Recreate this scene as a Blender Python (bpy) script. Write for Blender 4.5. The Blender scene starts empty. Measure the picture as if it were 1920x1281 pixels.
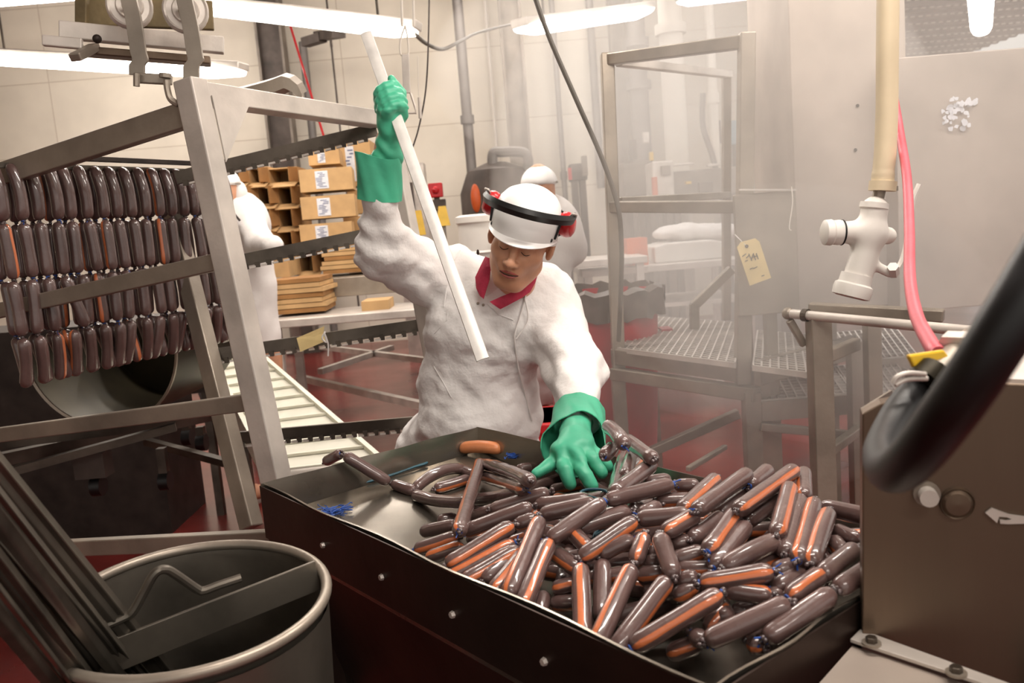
import bpy, math, random
import numpy as np
from mathutils import Vector, Matrix
random.seed(7); rng = np.random.default_rng(7)
S = bpy.context.scene; COL = S.collection
PI = math.pi
# ---------------------------------------------------------------- camera (a 30 mm view, held at 1.43 m, tipped 7.8 deg down, rolled 4.6 deg)
FPX, PITCH, ROLL, EYE = 1607.0, 0.1357, -0.081, np.array([0., 0., 1.43])
_f = np.array([0, math.cos(PITCH), -math.sin(PITCH)]); _u = np.array([0, math.sin(PITCH), math.cos(PITCH)]); _x = np.array([1., 0, 0])
_c, _s = math.cos(ROLL), math.sin(ROLL)
CR, CU, CF = _c*_x + _s*_u, -_s*_x + _c*_u, _f
def _ray(px, py):
    return CR*(px-960)/FPX - CU*(py-640.5)/FPX + CF
def W(px, py, Y):
    d = _ray(px, py); return EYE + d*(Y/d[1])
def WZ(px, py, Z):
    d = _ray(px, py); return EYE + d*((Z-EYE[2])/d[2])
def pix(P):
    q = np.array(P)-EYE; return 960+FPX*(q@CR)/(q@CF), 640.5-FPX*(q@CU)/(q@CF)
cd = bpy.data.cameras.new('camera'); cam = bpy.data.objects.new('camera', cd); COL.objects.link(cam)
M_ = Matrix(((CR[0], CU[0], -CF[0], EYE[0]), (CR[1], CU[1], -CF[1], EYE[1]), (CR[2], CU[2], -CF[2], EYE[2]), (0, 0, 0, 1)))
cam.matrix_world = M_; cd.sensor_width = 36; cd.lens = FPX/1920*36; cd.clip_start = .02; cd.clip_end = 80
cd.dof.use_dof = True; cd.dof.focus_distance = 1.9; cd.dof.aperture_fstop = 6.3
S.camera = cam
S.view_settings.view_transform = 'Standard'; S.view_settings.look = 'None'; S.view_settings.gamma = 1
S.view_settings.exposure = 0.38

# ---------------------------------------------------------------- materials
def lin(c):
    c = [x/255 for x in c]; return tuple(x/12.92 if x <= .04045 else ((x+.055)/1.055)**2.4 for x in c)+(1,)
def mat(name, col, rough=.5, metal=0., var=.12, scale=8., bump=0., bscale=40., coat=0., stretch=None, emis=None, spec=None, sss=0., trans=0., rvar=0., col2=None):
    m = bpy.data.materials.new(name); m.use_nodes = True; nt = m.node_tree; N = nt.nodes; L = nt.links
    b = N['Principled BSDF']; b.inputs['Roughness'].default_value = rough; b.inputs['Metallic'].default_value = metal
    if coat: b.inputs['Coat Weight'].default_value = coat; b.inputs['Coat Roughness'].default_value = .05
    if spec is not None: b.inputs['Specular IOR Level'].default_value = spec
    if sss: b.inputs['Subsurface Weight'].default_value = sss; b.inputs['Subsurface Radius'].default_value = (.02, .008, .004); b.inputs['Subsurface Scale'].default_value = .4
    if trans: b.inputs['Transmission Weight'].default_value = trans
    tc = N.new('ShaderNodeTexCoord'); mp = N.new('ShaderNodeMapping'); L.new(tc.outputs['Object'], mp.inputs['Vector'])
    if stretch: mp.inputs['Scale'].default_value = stretch
    nz = N.new('ShaderNodeTexNoise'); nz.inputs['Scale'].default_value = scale; nz.inputs['Detail'].default_value = 5
    L.new(mp.outputs['Vector'], nz.inputs['Vector'])
    r = N.new('ShaderNodeMix'); r.data_type = 'RGBA'; c = lin(col)
    c2 = lin(col2) if col2 else tuple(max(0, x*(1-2*var)) for x in c[:3])+(1,)
    c1 = c if col2 else tuple(min(1, x*(1+var)) for x in c[:3])+(1,)
    r.inputs[6].default_value = c1; r.inputs[7].default_value = c2
    rp = N.new('ShaderNodeValToRGB'); rp.color_ramp.elements[0].position = .35; rp.color_ramp.elements[1].position = .7
    L.new(nz.outputs['Fac'], rp.inputs['Fac']); L.new(rp.outputs['Color'], r.inputs[0]); L.new(r.outputs[2], b.inputs['Base Color'])
    if rvar:
        mr = N.new('ShaderNodeMapRange'); mr.inputs['To Min'].default_value = max(.02, rough-rvar); mr.inputs['To Max'].default_value = min(1, rough+rvar)
        L.new(nz.outputs['Fac'], mr.inputs['Value']); L.new(mr.outputs['Result'], b.inputs['Roughness'])
    if bump:
        n2 = N.new('ShaderNodeTexNoise'); n2.inputs['Scale'].default_value = bscale; n2.inputs['Detail'].default_value = 4
        L.new(mp.outputs['Vector'], n2.inputs['Vector']); bp = N.new('ShaderNodeBump'); bp.inputs['Strength'].default_value = bump; bp.inputs['Distance'].default_value = .01
        L.new(n2.outputs['Fac'], bp.inputs['Height']); L.new(bp.outputs['Normal'], b.inputs['Normal'])
    if emis:
        b.inputs['Emission Color'].default_value = lin(emis[0]); b.inputs['Emission Strength'].default_value = emis[1]
    return m
MT = {}
def addm(k, *a, **kw): MT[k] = mat(k, *a, **kw)
addm('steel', (158, 147, 134), .38, .5, .18, 5, .05, 90, rvar=.12)
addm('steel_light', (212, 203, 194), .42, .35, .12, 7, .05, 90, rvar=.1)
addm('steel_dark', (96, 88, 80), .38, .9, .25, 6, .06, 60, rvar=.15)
addm('steel_brushed', (112, 95, 80), .4, .75, .16, 3, .08, 60, stretch=(1, 1, .12), rvar=.12)
addm('steel_panel', (186, 172, 160), .5, .2, .2, 1.8, .1, 3, rvar=.1)
addm('tray_steel', (134, 126, 115), .24, .8, .2, 4, .12, 7, rvar=.12)
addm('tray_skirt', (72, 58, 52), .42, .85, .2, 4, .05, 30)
addm('bin_steel', (118, 111, 101), .36, .7, .25, 5, .12, 16, rvar=.14)
addm('liner', (104, 94, 88), .4, 0, .2, 10)
addm('rod_steel', (118, 111, 101), .34, .7, .25, 14, .06, 30, stretch=(1, 1, .2), rvar=.12)
addm('bronze', (44, 38, 25), .45, .75, .25, 5)
addm('rail_rust', (118, 102, 72), .6, .3, .25, 12, .1, 60)
addm('iron', (66, 58, 54), .5, .7, .2, 8)
addm('white_plastic', (232, 226, 218), .42, 0, .04, 5, .05, 20)
addm('belt_white', (238, 234, 216), .5, 0, .05, 8)
addm('cream_hose', (226, 208, 176), .55, 0, .06, 6)
addm('pink_hose', (214, 92, 104), .4, 0, .1, 8, .1, 30)
addm('black_rubber', (14, 13, 14), .45, 0, .2, 12)
addm('grey_rubber', (78, 74, 74), .5, 0, .15, 12, .1, 50)
addm('black_plastic', (28, 27, 27), .35, 0, .15, 10)
addm('yellow_plastic', (236, 190, 40), .4, 0, .08, 12)
addm('yellow_card', (234, 208, 148), .8, 0, .08, 10)
addm('red_plastic', (205, 30, 38), .3, 0, .1, 8, coat=.3)
addm('red_bin', (190, 52, 62), .45, 0, .12, 4)
addm('orange', (214, 96, 44), .4, 0, .1, 8)
addm('coat_cloth', (240, 236, 233), .85, 0, .02, 5, .5, 34)
addm('cloth_white', (234, 228, 224), .85, 0, .04, 5, .25, 30)
addm('collar_cloth', (196, 56, 84), .8, 0, .12, 30, .2, 90)
addm('helmet', (246, 243, 240), .3, 0, .01, 5, spec=.5)
addm('skin', (212, 156, 124), .5, 0, .1, 14, .06, 120, sss=.12)
addm('lip', (176, 92, 84), .45, 0, .1, 30)
addm('hair', (40, 28, 24), .7, 0, .2, 60, .3, 100)
addm('glove', (78, 186, 148), .42, 0, .1, 9, .18, 24)
addm('glove_in', (28, 120, 84), .6, 0, .15, 9, .1, 24)
addm('cardboard', (206, 166, 116), .85, 0, .1, 6, .05, 40)
addm('cardboard_dark', (164, 118, 70), .9, 0, .15, 6)
addm('label_white', (228, 228, 232), .7, 0, .05, 40)
addm('print_blue', (110, 116, 150), .7, 0, .1, 40)
addm('ink', (58, 48, 44), .8, 0, .2, 60)
addm('machine_grey', (132, 122, 112), .5, .3, .2, 4)
addm('machine_dark', (92, 82, 76), .55, .3, .2, 5)
addm('pipe_grey', (128, 122, 118), .55, .3, .12, 3)
addm('pipe_white', (236, 228, 216), .5, 0, .05, 3)
addm('cable', (104, 98, 90), .5, 0, .1, 3)
addm('blue_string', (42, 86, 170), .5, 0, .2, 40)
addm('teal_string', (48, 96, 112), .5, 0, .2, 40)
addm('blue_paint', (120, 150, 166), .5, 0, .1, 4)
addm('green_paint', (110, 150, 120), .5, 0, .1, 4)
addm('orange_meat', (226, 142, 92), .4, 0, .1, 12, .1, 60, coat=.3, sss=.1)
addm('tube_glow', (255, 250, 244), .4, emis=((255, 248, 238), 14.))
addm('red_glow', (255, 60, 90), .4, emis=((255, 40, 80), 2.))
addm('knot', (86, 70, 70), .25, 0, .3, 50, .2, 120, coat=.8)

def wall_mat():
    m = mat('wall_panel', (244, 235, 219), .8, 0, .06, 1.2, .05, 60); nt = m.node_tree; N = nt.nodes; L = nt.links
    b = N['Principled BSDF']; src = b.inputs['Base Color'].links[0].from_socket
    tc = N.new('ShaderNodeTexCoord'); mp = N.new('ShaderNodeMapping'); L.new(tc.outputs['Object'], mp.inputs['Vector'])
    mp.inputs['Rotation'].default_value = (PI/2, 0, 0)
    br = N.new('ShaderNodeTexBrick'); br.offset = 0; br.inputs['Scale'].default_value = 1
    br.inputs['Brick Width'].default_value = 1.9; br.inputs['Row Height'].default_value = .93; br.inputs['Mortar Size'].default_value = .006
    br.inputs['Color1'].default_value = (1, 1, 1, 1); br.inputs['Color2'].default_value = (.97, .97, .97, 1); br.inputs['Mortar'].default_value = (.72, .68, .64, 1)
    L.new(mp.outputs['Vector'], br.inputs['Vector'])
    x = N.new('ShaderNodeMix'); x.data_type = 'RGBA'; x.blend_type = 'MULTIPLY'; x.inputs[0].default_value = 1
    L.new(src, x.inputs[6]); L.new(br.outputs['Color'], x.inputs[7]); L.new(x.outputs[2], b.inputs['Base Color'])
    return m
MT['wall'] = wall_mat()
addm('floor', (112, 38, 34), .24, 0, .35, 1.6, .25, 5, spec=.6, rvar=.12)
def deck_mat():
    m = mat('deck', (168, 152, 144), .8, 0, .1, 3); nt = m.node_tree; N = nt.nodes; L = nt.links; b = N['Principled BSDF']; src = b.inputs['Base Color'].links[0].from_socket
    tc = N.new('ShaderNodeTexCoord'); sp = N.new('ShaderNodeSeparateXYZ'); L.new(tc.outputs['Object'], sp.inputs[0])
    def band(o, sc, lim):
        a = N.new('ShaderNodeMath'); a.operation = 'MULTIPLY'; a.inputs[1].default_value = sc; L.new(sp.outputs[o], a.inputs[0]); f = N.new('ShaderNodeMath'); f.operation = 'FRACT'; L.new(a.outputs[0], f.inputs[0])
        c = N.new('ShaderNodeMath'); c.operation = 'LESS_THAN'; c.inputs[1].default_value = lim; L.new(f.outputs[0], c.inputs[0]); return c
    x, y = band('X', 6, .55), band('Y', 1.25, .2); p = N.new('ShaderNodeMath'); p.operation = 'MULTIPLY'; L.new(x.outputs[0], p.inputs[0]); L.new(y.outputs[0], p.inputs[1])
    r = N.new('ShaderNodeMix'); r.data_type = 'RGBA'; L.new(p.outputs[0], r.inputs[0]); L.new(src, r.inputs[6]); r.inputs[7].default_value = lin((244, 236, 226)); L.new(r.outputs[2], b.inputs['Base Color']); return m
MT['deck'] = deck_mat()

def sausage_mat(name, stripe):
    m = mat(name, (104, 80, 76), .2, 0, .14, 14, .12, 60, coat=.9); nt = m.node_tree; N = nt.nodes; L = nt.links
    b = N['Principled BSDF']; b.inputs['Roughness'].default_value = .32
    if stripe:
        src = b.inputs['Base Color'].links[0].from_socket
        uv = N.new('ShaderNodeUVMap'); uv.uv_map = 'UVMap'; sp = N.new('ShaderNodeSeparateXYZ'); L.new(uv.outputs['UV'], sp.inputs[0])
        nz = N.new('ShaderNodeTexNoise'); nz.inputs['Scale'].default_value = 3; L.new(uv.outputs['UV'], nz.inputs['Vector'])
        a = N.new('ShaderNodeMath'); a.operation = 'MULTIPLY_ADD'; a.inputs[1].default_value = .05; L.new(nz.outputs['Fac'], a.inputs[0]); L.new(sp.outputs['X'], a.inputs[2])
        s = N.new('ShaderNodeMath'); s.operation = 'SUBTRACT'; s.inputs[1].default_value = .525; L.new(a.outputs[0], s.inputs[0])
        ab = N.new('ShaderNodeMath'); ab.operation = 'ABSOLUTE'; L.new(s.outputs[0], ab.inputs[0])
        rp = N.new('ShaderNodeValToRGB'); e = rp.color_ramp.elements; e[0].position = .042; e[0].color = (1, 1, 1, 1); e[1].position = .058; e[1].color = (0, 0, 0, 1)
        L.new(ab.outputs[0], rp.inputs['Fac'])
        x = N.new('ShaderNodeMix'); x.data_type = 'RGBA'; L.new(rp.outputs['Color'], x.inputs[0]); L.new(src, x.inputs[6]); x.inputs[7].default_value = lin((212, 116, 68))
        L.new(x.outputs[2], b.inputs['Base Color'])
    return m
MT['sausage'] = sausage_mat('sausage_casing', False); MT['sausage_striped'] = sausage_mat('sausage_casing_striped', True)

# ---------------------------------------------------------------- mesh builder (world coordinates)
def V(a): return np.array(a, float)
def unit(a): a = V(a); return a/np.linalg.norm(a)
class MB:
    def __init__(s): s.v = []; s.f = []
    def add(s, vs, fs):
        o = len(s.v); s.v += [tuple(float(c) for c in x) for x in vs]; s.f += [tuple(i+o for i in f) for f in fs]; return s
    def box(s, c, size, R=None):
        c = V(c); R = np.eye(3) if R is None else R
        vs = [c+R@V((x*size[0]/2, y*size[1]/2, z*size[2]/2)) for x in (-1, 1) for y in (-1, 1) for z in (-1, 1)]
        return s.add(vs, [(0, 1, 3, 2), (4, 6, 7, 5), (0, 4, 5, 1), (2, 3, 7, 6), (0, 2, 6, 4), (1, 5, 7, 3)])
    def bar(s, a, b, w, h, side=(0, 0, 1)):   # w along 'side-perp', h along side
        a, b = V(a), V(b); d = unit(b-a); sd = V(side); h_ = sd-d*(sd@d); h_ = unit(h_) if np.linalg.norm(h_) > 1e-6 else unit(np.cross(d, (1, 0, 0.1)))
        w_ = np.cross(d, h_); vs = []
        for p in (a, b):
            for i, j in ((-1, -1), (1, -1), (1, 1), (-1, 1)): vs.append(p+w_*i*w/2+h_*j*h/2)
        return s.add(vs, [(0, 1, 2, 3), (7, 6, 5, 4), (0, 4, 5, 1), (1, 5, 6, 2), (2, 6, 7, 3), (3, 7, 4, 0)])
    def tube(s, path, r, n=10, caps=True, closed=False):
        P = [V(p) for p in path]; m = len(P); rs = list(r) if hasattr(r, '__len__') else [r]*m
        up = None; vs = []; fs = []
        for i, p in enumerate(P):
            t = (P[(i+1) % m]-P[i-1]) if closed else (P[min(i+1, m-1)]-P[max(i-1, 0)])
            t = t/(np.linalg.norm(t)+1e-12)
            if up is None: up = np.cross(t, (0, 0, 1)) if abs(t[2]) < .9 else np.cross(t, (1, 0, 0))
            up = up-t*(up@t); up = up/(np.linalg.norm(up)+1e-12); w = np.cross(t, up)
            for k in range(n):
                a = 2*PI*k/n; vs.append(p+(up*math.cos(a)+w*math.sin(a))*rs[i])
        for i in range(m if closed else m-1):
            j = (i+1) % m
            for k in range(n): fs.append((i*n+k, i*n+(k+1) % n, j*n+(k+1) % n, j*n+k))
        if caps and not closed: fs += [tuple(range(n))[::-1], tuple((m-1)*n+k for k in range(n))]
        return s.add(vs, fs)
    def cyl(s, a, b, r, r2=None, n=16): return s.tube([a, b], [r, r if r2 is None else r2], n)
    def ball(s, c, r, R=None, nu=16, nv=10):
        c = V(c); r = V(r)*np.ones(3); R = np.eye(3) if R is None else R; vs = [c+R@V((0, 0, r[2]))]; fs = []
        for i in range(1, nv):
            t = PI*i/nv
            for k in range(nu): a = 2*PI*k/nu; vs.append(c+R@V((r[0]*math.sin(t)*math.cos(a), r[1]*math.sin(t)*math.sin(a), r[2]*math.cos(t))))
        vs.append(c-R@V((0, 0, r[2])))
        for k in range(nu): fs.append((0, 1+k, 1+(k+1) % nu)); fs.append((len(vs)-1, len(vs)-1-nu+(k+1) % nu, len(vs)-1-nu+k))
        for i in range(nv-2):
            for k in range(nu): a = 1+i*nu; fs.append((a+k, a+nu+k, a+nu+(k+1) % nu, a+(k+1) % nu))
        return s.add(vs, fs)
    def prism(s, poly, off):      # poly: 3D points of one face, off: thickness vector
        n = len(poly); off = V(off); vs = [V(p) for p in poly]+[V(p)+off for p in poly]
        return s.add(vs, [tuple(range(n))[::-1], tuple(range(n, 2*n))]+[(i, (i+1) % n, n+(i+1) % n, n+i) for i in range(n)])
    def grid(s, G, thick=0.):     # G: rows of points, optional thickness along normal
        G = np.array(G, float); m, n = G.shape[:2]; du = np.gradient(G, axis=0); dv = np.gradient(G, axis=1); nn = np.cross(du, dv); nn /= np.linalg.norm(nn, axis=2, keepdims=True)+1e-12
        F = lambda o, r: [(o+i*n+j, o+i*n+j+1, o+(i+1)*n+j+1, o+(i+1)*n+j)[::r] for i in range(m-1) for j in range(n-1)]
        if not thick: return s.add(G.reshape(-1, 3), F(0, 1))
        vs = np.concatenate([G.reshape(-1, 3), (G-nn*thick).reshape(-1, 3)]); o = m*n; fs = F(0, 1)+F(o, -1)
        e = [(i, 0) for i in range(m)]+[(m-1, j) for j in range(1, n)]+[(i, n-1) for i in range(m-2, -1, -1)]+[(0, j) for j in range(n-2, 0, -1)]
        for k in range(len(e)):
            a = e[k][0]*n+e[k][1]; b = e[(k+1) % len(e)]; b = b[0]*n+b[1]; fs.append((a, b, b+o, a+o))
        return s.add(vs, fs)
    def lathe(s, c, prof, n=24, R=None, a0=0, a1=2*PI):   # prof: (radius, height)
        c = V(c); R = np.eye(3) if R is None else R; full = abs(a1-a0-2*PI) < 1e-6; k_ = n if full else n+1; vs = []; fs = []
        for r, h in prof:
            for k in range(k_): a = a0+(a1-a0)*k/n; vs.append(c+R@V((r*math.cos(a), r*math.sin(a), h)))
        for i in range(len(prof)-1):
            for k in range(n): fs.append((i*k_+k, i*k_+(k+1) % k_, (i+1)*k_+(k+1) % k_, (i+1)*k_+k))
        return s.add(vs, fs)
    def build(s, name, m, parent=None, smooth=False, bevel=0., origin=None, autos=35):
        A = np.array(s.v)
        if parent is not None:
            o = V(parent['_w']) if '_w' in parent else V(parent.location)
        elif origin is not None: o = V(origin)
        else: lo, hi = A.min(0), A.max(0); o = V(((lo[0]+hi[0])/2, (lo[1]+hi[1])/2, lo[2]))
        me = bpy.data.meshes.new(name); me.from_pydata((A-o).tolist(), [], s.f); me.update()
        ob = bpy.data.objects.new(name, me); COL.objects.link(ob)
        mm = MT[m] if isinstance(m, str) else m; me.materials.append(mm)
        import bmesh
        bm = bmesh.new(); bm.from_mesh(me); bmesh.ops.recalc_face_normals(bm, faces=bm.faces); bm.to_mesh(me); bm.free()
        if parent is None: ob.location = o
        else: ob.parent = parent
        ob['_w'] = [float(x) for x in o]
        if smooth:
            me.shade_smooth()
            me.set_sharp_from_angle(angle=math.radians(autos))
        if bevel:
            md = ob.modifiers.new('bevel', 'BEVEL'); md.width = bevel; md.segments = 2; md.limit_method = 'ANGLE'; md.angle_limit = math.radians(40)
        return ob
def tag(o, label=None, cat=None, group=None, kind=None):
    if label: o['label'] = label
    if cat: o['category'] = cat
    if group: o['group'] = group
    if kind: o['kind'] = kind
    return o
def thing(name, loc, label, cat, group=None):
    o = bpy.data.objects.new(name, None); COL.objects.link(o); o.location = [float(x) for x in loc]; o['_w'] = [float(x) for x in loc]
    o.empty_display_size = .05
    return tag(o, label, cat, group)
def rot(axis, a): return np.array(Matrix.Rotation(a, 3, axis))
def frame(z, xh=(1, 0, 0)):     # matrix whose z column is z
    z = unit(z); x = V(xh)-z*(V(xh)@z)
    if np.linalg.norm(x) < 1e-6: x = np.cross(z, (0, 1, 0))
    x = unit(x); return np.stack([x, np.cross(z, x), z], 1)
def smoothpath(P, k=8):
    P = [V(p) for p in P]; o = []
    for i in range(len(P)-1):
        a, b, c, d = P[max(i-1, 0)], P[i], P[i+1], P[min(i+2, len(P)-1)]
        for j in range(k):
            t = j/k; o.append(.5*((2*b)+(c-a)*t+(2*a-5*b+4*c-d)*t*t+(3*b-a-3*c+d)*t**3))
    return o+[P[-1]]
# ---------------------------------------------------------------- implicit surfaces for bodies and cloth (surface nets)
def capd(P, a, b, r0, r1):
    a, b = V(a), V(b); ab = b-a; t = np.clip(((P-a)@ab)/(ab@ab+1e-12), 0, 1); return np.linalg.norm(P-a-t[..., None]*ab, axis=-1)-(r0+(r1-r0)*t)
def elld(P, c, r, R=None):
    q = P-V(c)
    if R is not None: q = q@R
    r = V(r)*np.ones(3); k = np.linalg.norm(q/r, axis=-1); k2 = np.linalg.norm(q/(r*r), axis=-1); return k*(k-1)/(k2+1e-9)
def smin(a, b, k):
    h = np.clip(.5+.5*(b-a)/k, 0, 1); return b+(a-b)*h-k*h*(1-h)
def blob(prims, res, pad=.03, fn=None):
    """prims: ('c',a,b,r0,r1,k) capsule; ('e',c,r,R,k) ellipsoid; a trailing '-' in the kind carves. Returns verts, faces."""
    lo, hi = [], []
    for p in prims:
        if p[0][-1] == '-': continue
        if p[0][0] == 'c': R_ = max(p[3], p[4]); lo += [np.minimum(p[1], p[2])-R_]; hi += [np.maximum(p[1], p[2])+R_]
        else: R_ = max(V(p[2])*np.ones(3)); lo += [V(p[1])-R_]; hi += [V(p[1])+R_]
    lo = np.min(lo, 0)-pad; hi = np.max(hi, 0)+pad; n = np.ceil((hi-lo)/res).astype(int)+1
    ax = [lo[i]+res*np.arange(n[i]) for i in range(3)]; P = np.stack(np.meshgrid(*ax, indexing='ij'), -1)
    D = np.full(P.shape[:3], 1.)
    for p in prims:
        d = capd(P, *p[1:5]) if p[0][0] == 'c' else elld(P, p[1], p[2], p[3]); k = p[-1]
        D = -smin(-D, d, k) if p[0][-1] == '-' else smin(D, d, k)
    if fn is not None: D = fn(P, D)
    return nets(D, lo, res)
def nets(D, lo, res):
    s = D < 0; nx, ny, nz = D.shape
    cor = [(i, j, k) for i in (0, 1) for j in (0, 1) for k in (0, 1)]
    sl = lambda A, c: A[c[0]:nx-1+c[0], c[1]:ny-1+c[1], c[2]:nz-1+c[2]]
    cnt = sum(sl(s, c).astype(int) for c in cor); act = (cnt > 0) & (cnt < 8); idx = -np.ones(act.shape, int); idx[act] = np.arange(act.sum())
    acc = np.zeros(act.shape+(3,)); num = np.zeros(act.shape)
    for a in range(8):
        for b in range(a+1, 8):
            ca, cb = cor[a], cor[b]
            if sum(abs(ca[i]-cb[i]) for i in range(3)) != 1: continue
            da, db = sl(D, ca), sl(D, cb); x = (da < 0) != (db < 0); t = np.where(x, da/(da-db+1e-12), 0)
            for i in range(3): acc[..., i] += np.where(x, ca[i]+t*(cb[i]-ca[i]), 0)
            num += x
    I = np.argwhere(act); v = lo+res*(I+acc[act]/num[act][:, None]); F = []
    for ax in range(3):
        o1, o2 = (ax+1) % 3, (ax+2) % 3; A = [slice(1, -1)]*3; A[ax] = slice(0, -1); B = list(A); B[ax] = slice(1, None)
        a, b = s[tuple(A)], s[tuple(B)]; E = np.argwhere(a != b); sg = a[a != b]; E = E+1; E[:, ax] -= 1
        e1 = np.zeros(3, int); e1[o1] = 1; e2 = np.zeros(3, int); e2[o2] = 1
        q = [E-e1-e2, E-e2, E, E-e1]; ids = np.stack([idx[tuple(k.T)] for k in q], 1); ids[~sg] = ids[~sg][:, ::-1]; F.append(ids)
    F = np.concatenate(F); return v, F[(F >= 0).all(1)]
def relax(v, F, it=2):
    E = np.concatenate([F[:, [0, 1]], F[:, [1, 2]], F[:, [2, 3]], F[:, [3, 0]]]); E = np.concatenate([E, E[:, ::-1]])
    deg = np.bincount(E[:, 0], minlength=len(v))[:, None]
    for _ in range(it):
        a = np.stack([np.bincount(E[:, 0], weights=v[E[:, 1], i], minlength=len(v)) for i in range(3)], 1); v = .5*v+.5*a/deg
    return v
def vnorm(v, F):
    n = np.cross(v[F[:, 2]]-v[F[:, 0]], v[F[:, 3]]-v[F[:, 1]]); o = np.zeros_like(v)
    for k in range(4):
        for i in range(3): o[:, i] += np.bincount(F[:, k], weights=n[:, i], minlength=len(v))
    return o/(np.linalg.norm(o, axis=1, keepdims=True)+1e-12)
def organic(name, m, prims, res, parent=None, it=2, disp=None, fn=None, xf=None, sub=0):
    v, F = blob(prims, res, fn=fn); v = relax(v, F, it)
    if disp is not None: v = v+vnorm(v, F)*disp(v)[:, None]
    if xf is not None: v = xf(v)
    mb = MB(); mb.v = v.tolist(); mb.f = [tuple(int(i) for i in f) for f in F]
    o = mb.build(name, m, parent, smooth=True, autos=180)
    if sub: md = o.modifiers.new('subdivision', 'SUBSURF'); md.levels = sub; md.render_levels = sub
    return o
# ================================================================ the room
def struct(ob): ob['kind'] = 'structure'; return ob
CEIL, YB = 5.0, 11.5
struct(MB().box((2, 11, -.05), (22, 34, .1)).build('floor', 'floor', origin=(0, 0, 0)))
xr = W(1500, 300, YB)[0]
struct(MB().box(((xr-8.2)/2, YB+.1, CEIL/2), (xr+8.2, .2, CEIL)).build('wall_back', 'wall', origin=(0, YB, 0)))
struct(MB().box((7, 26.1, CEIL/2), (14, .2, CEIL)).build('wall_far', 'wall', origin=(0, 26, 0)))
struct(MB().box((-8.1, 3, CEIL/2), (.2, 17, CEIL)).build('wall_left', 'wall', origin=(-8, 0, 0)))
mb = MB(); G = []
for i in range(0, 340):
    y = -5+i*.1; G.append([(x, y, CEIL+(.0, .0, .05, .05)[i % 4]) for x in (-9, 13)])
struct(mb.grid(G).build('ceiling', 'deck', origin=(0, 0, CEIL)))
def vpipe(name, px, py, Y, r, z0, z1, m, label, cat='pipe', collars=()):
    p = W(px, py, Y); x, y = p[0], p[1]
    t = thing(name, (x, y, z0), label, cat)
    MB().cyl((x, y, z0), (x, y, z1), r, n=14).build('tube', m, t, smooth=True)
    for cy in collars:
        z = W(px, cy, Y)[2]; MB().cyl((x, y, z-.05), (x, y, z+.05), r*1.35, n=14).build('collar', m, t, smooth=True)
    return t
vpipe('drain_pipe', 870, 150, 10.6, .062, 0, 4.9, 'pipe_grey', 'grey vertical pipe on the back wall, just left of the pump tank', collars=(225, 345))
vpipe('conduit', 1048, 200, 11.3, .035, 0, 4.9, 'pipe_grey', 'thin grey vertical conduit on the back wall, above the pale capped worker', collars=(330,))
vpipe('conduit', 1112, 120, 11.3, .05, 1.8, 4.9, 'pipe_grey', 'short dark conduit hanging behind the top left corner of the platform frame')
vpipe('conduit', 575, 150, 11.2, .05, 0, 3.9, 'pipe_grey', 'dark thin vertical conduit just right of the steel column by the racks')
vpipe('conduit', 628, 150, 11.3, .012, .5, 4.9, 'machine_dark', 'very thin dark conduit on the back wall above the cartons', collars=(80,))
vpipe('conduit', 914, 60, 11.3, .02, 1, 4.9, 'pipe_white', 'thin pale conduit running down the back wall right of the grey drain pipe', collars=(35,))
vpipe('white_column', 1262, 150, 9.2, .12, 0, 4.9, 'pipe_white', 'thick white round column rising through the platform frame opening', 'column', collars=(55,))
vpipe('white_pipe', 1333, 100, 9, .045, 1.2, 4.9, 'pipe_white', 'slim white vertical pipe right of the thick white column', collars=(185,))
vpipe('white_pipe', 1460, 250, 9.4, .04, 1.2, 4.9, 'pipe_white', 'slim white pipe in the gap beside the tall steel panel')
vpipe('process_pipe', 1200, 200, 10.4, .11, 1.9, 4.9, 'pipe_grey', 'wide pale grey process pipe with a flange seen through the platform frame', collars=(80, 160))
# steel columns
for px, Y, w, lb in ((517, 11.1, .3, 'dark steel column on the back wall left of the thin conduits'), (965, 10.9, .24, 'grey steel column behind the head of the pale capped worker'), (1165, 11, .2, 'hazy grey steel column behind the left post of the platform frame'), (1483, 11, .25, 'hazy grey steel column beside the tall smoked steel panel')):
    p = W(px, 150, Y); t = thing('steel_column', (p[0], p[1], 0), lb, 'column')
    for s in (-1, 1): MB().box((p[0]+s*w/2, p[1], 2.45), (.03, .22, 4.9)).build('flange', 'machine_grey', t)
    MB().box((p[0], p[1], 2.45), (w, .03, 4.9)).build('web', 'machine_dark' if px < 700 else 'machine_grey', t)
    MB().box((p[0], p[1], .02), (w+.14, .34, .04)).build('base_plate', 'machine_dark', t)
# ---- fluorescent fixtures
GL = {}
def fixture(a, b, w, label, name='fluorescent_light', hang=True, st=None):
    a, b = V(a), V(b); d = unit(b-a); c = (a+b)/2; t = thing(name, c, label, 'light')
    n = int(np.linalg.norm(b-a)/.05)+2
    MB().bar(a-d*.03+(0, 0, .06), b+d*.03+(0, 0, .06), w*.75, .05).build('housing', 'steel_light', t, bevel=.008)
    G = []; sd = unit(np.cross(d, (0, 0, 1)))
    for i in range(11):
        s = i/10; e = min(1, math.sin(PI*min(max(s, .02), .98))*1.0+.0); q = a+(b-a)*s; G.append([])
        for k in range(9):
            an = PI*k/8; G[-1].append(q+sd*math.cos(an)*w/2*(1 if .05 < s < .95 else .8)-V((0, 0, 1))*math.sin(an)*w*.34*(1 if .05 < s < .95 else .6)+V((0, 0, .035)))
    MB().grid(G).build('diffuser', MT['tube_glow'] if st is None else st, t, smooth=True)
    for s in (.15, .85):
        q = a+(b-a)*s
        if hang: MB().cyl(q+(0, 0, .08), (q[0], q[1], CEIL), .008, n=6).build('hanger', 'steel_dark', t)
    return t
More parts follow.
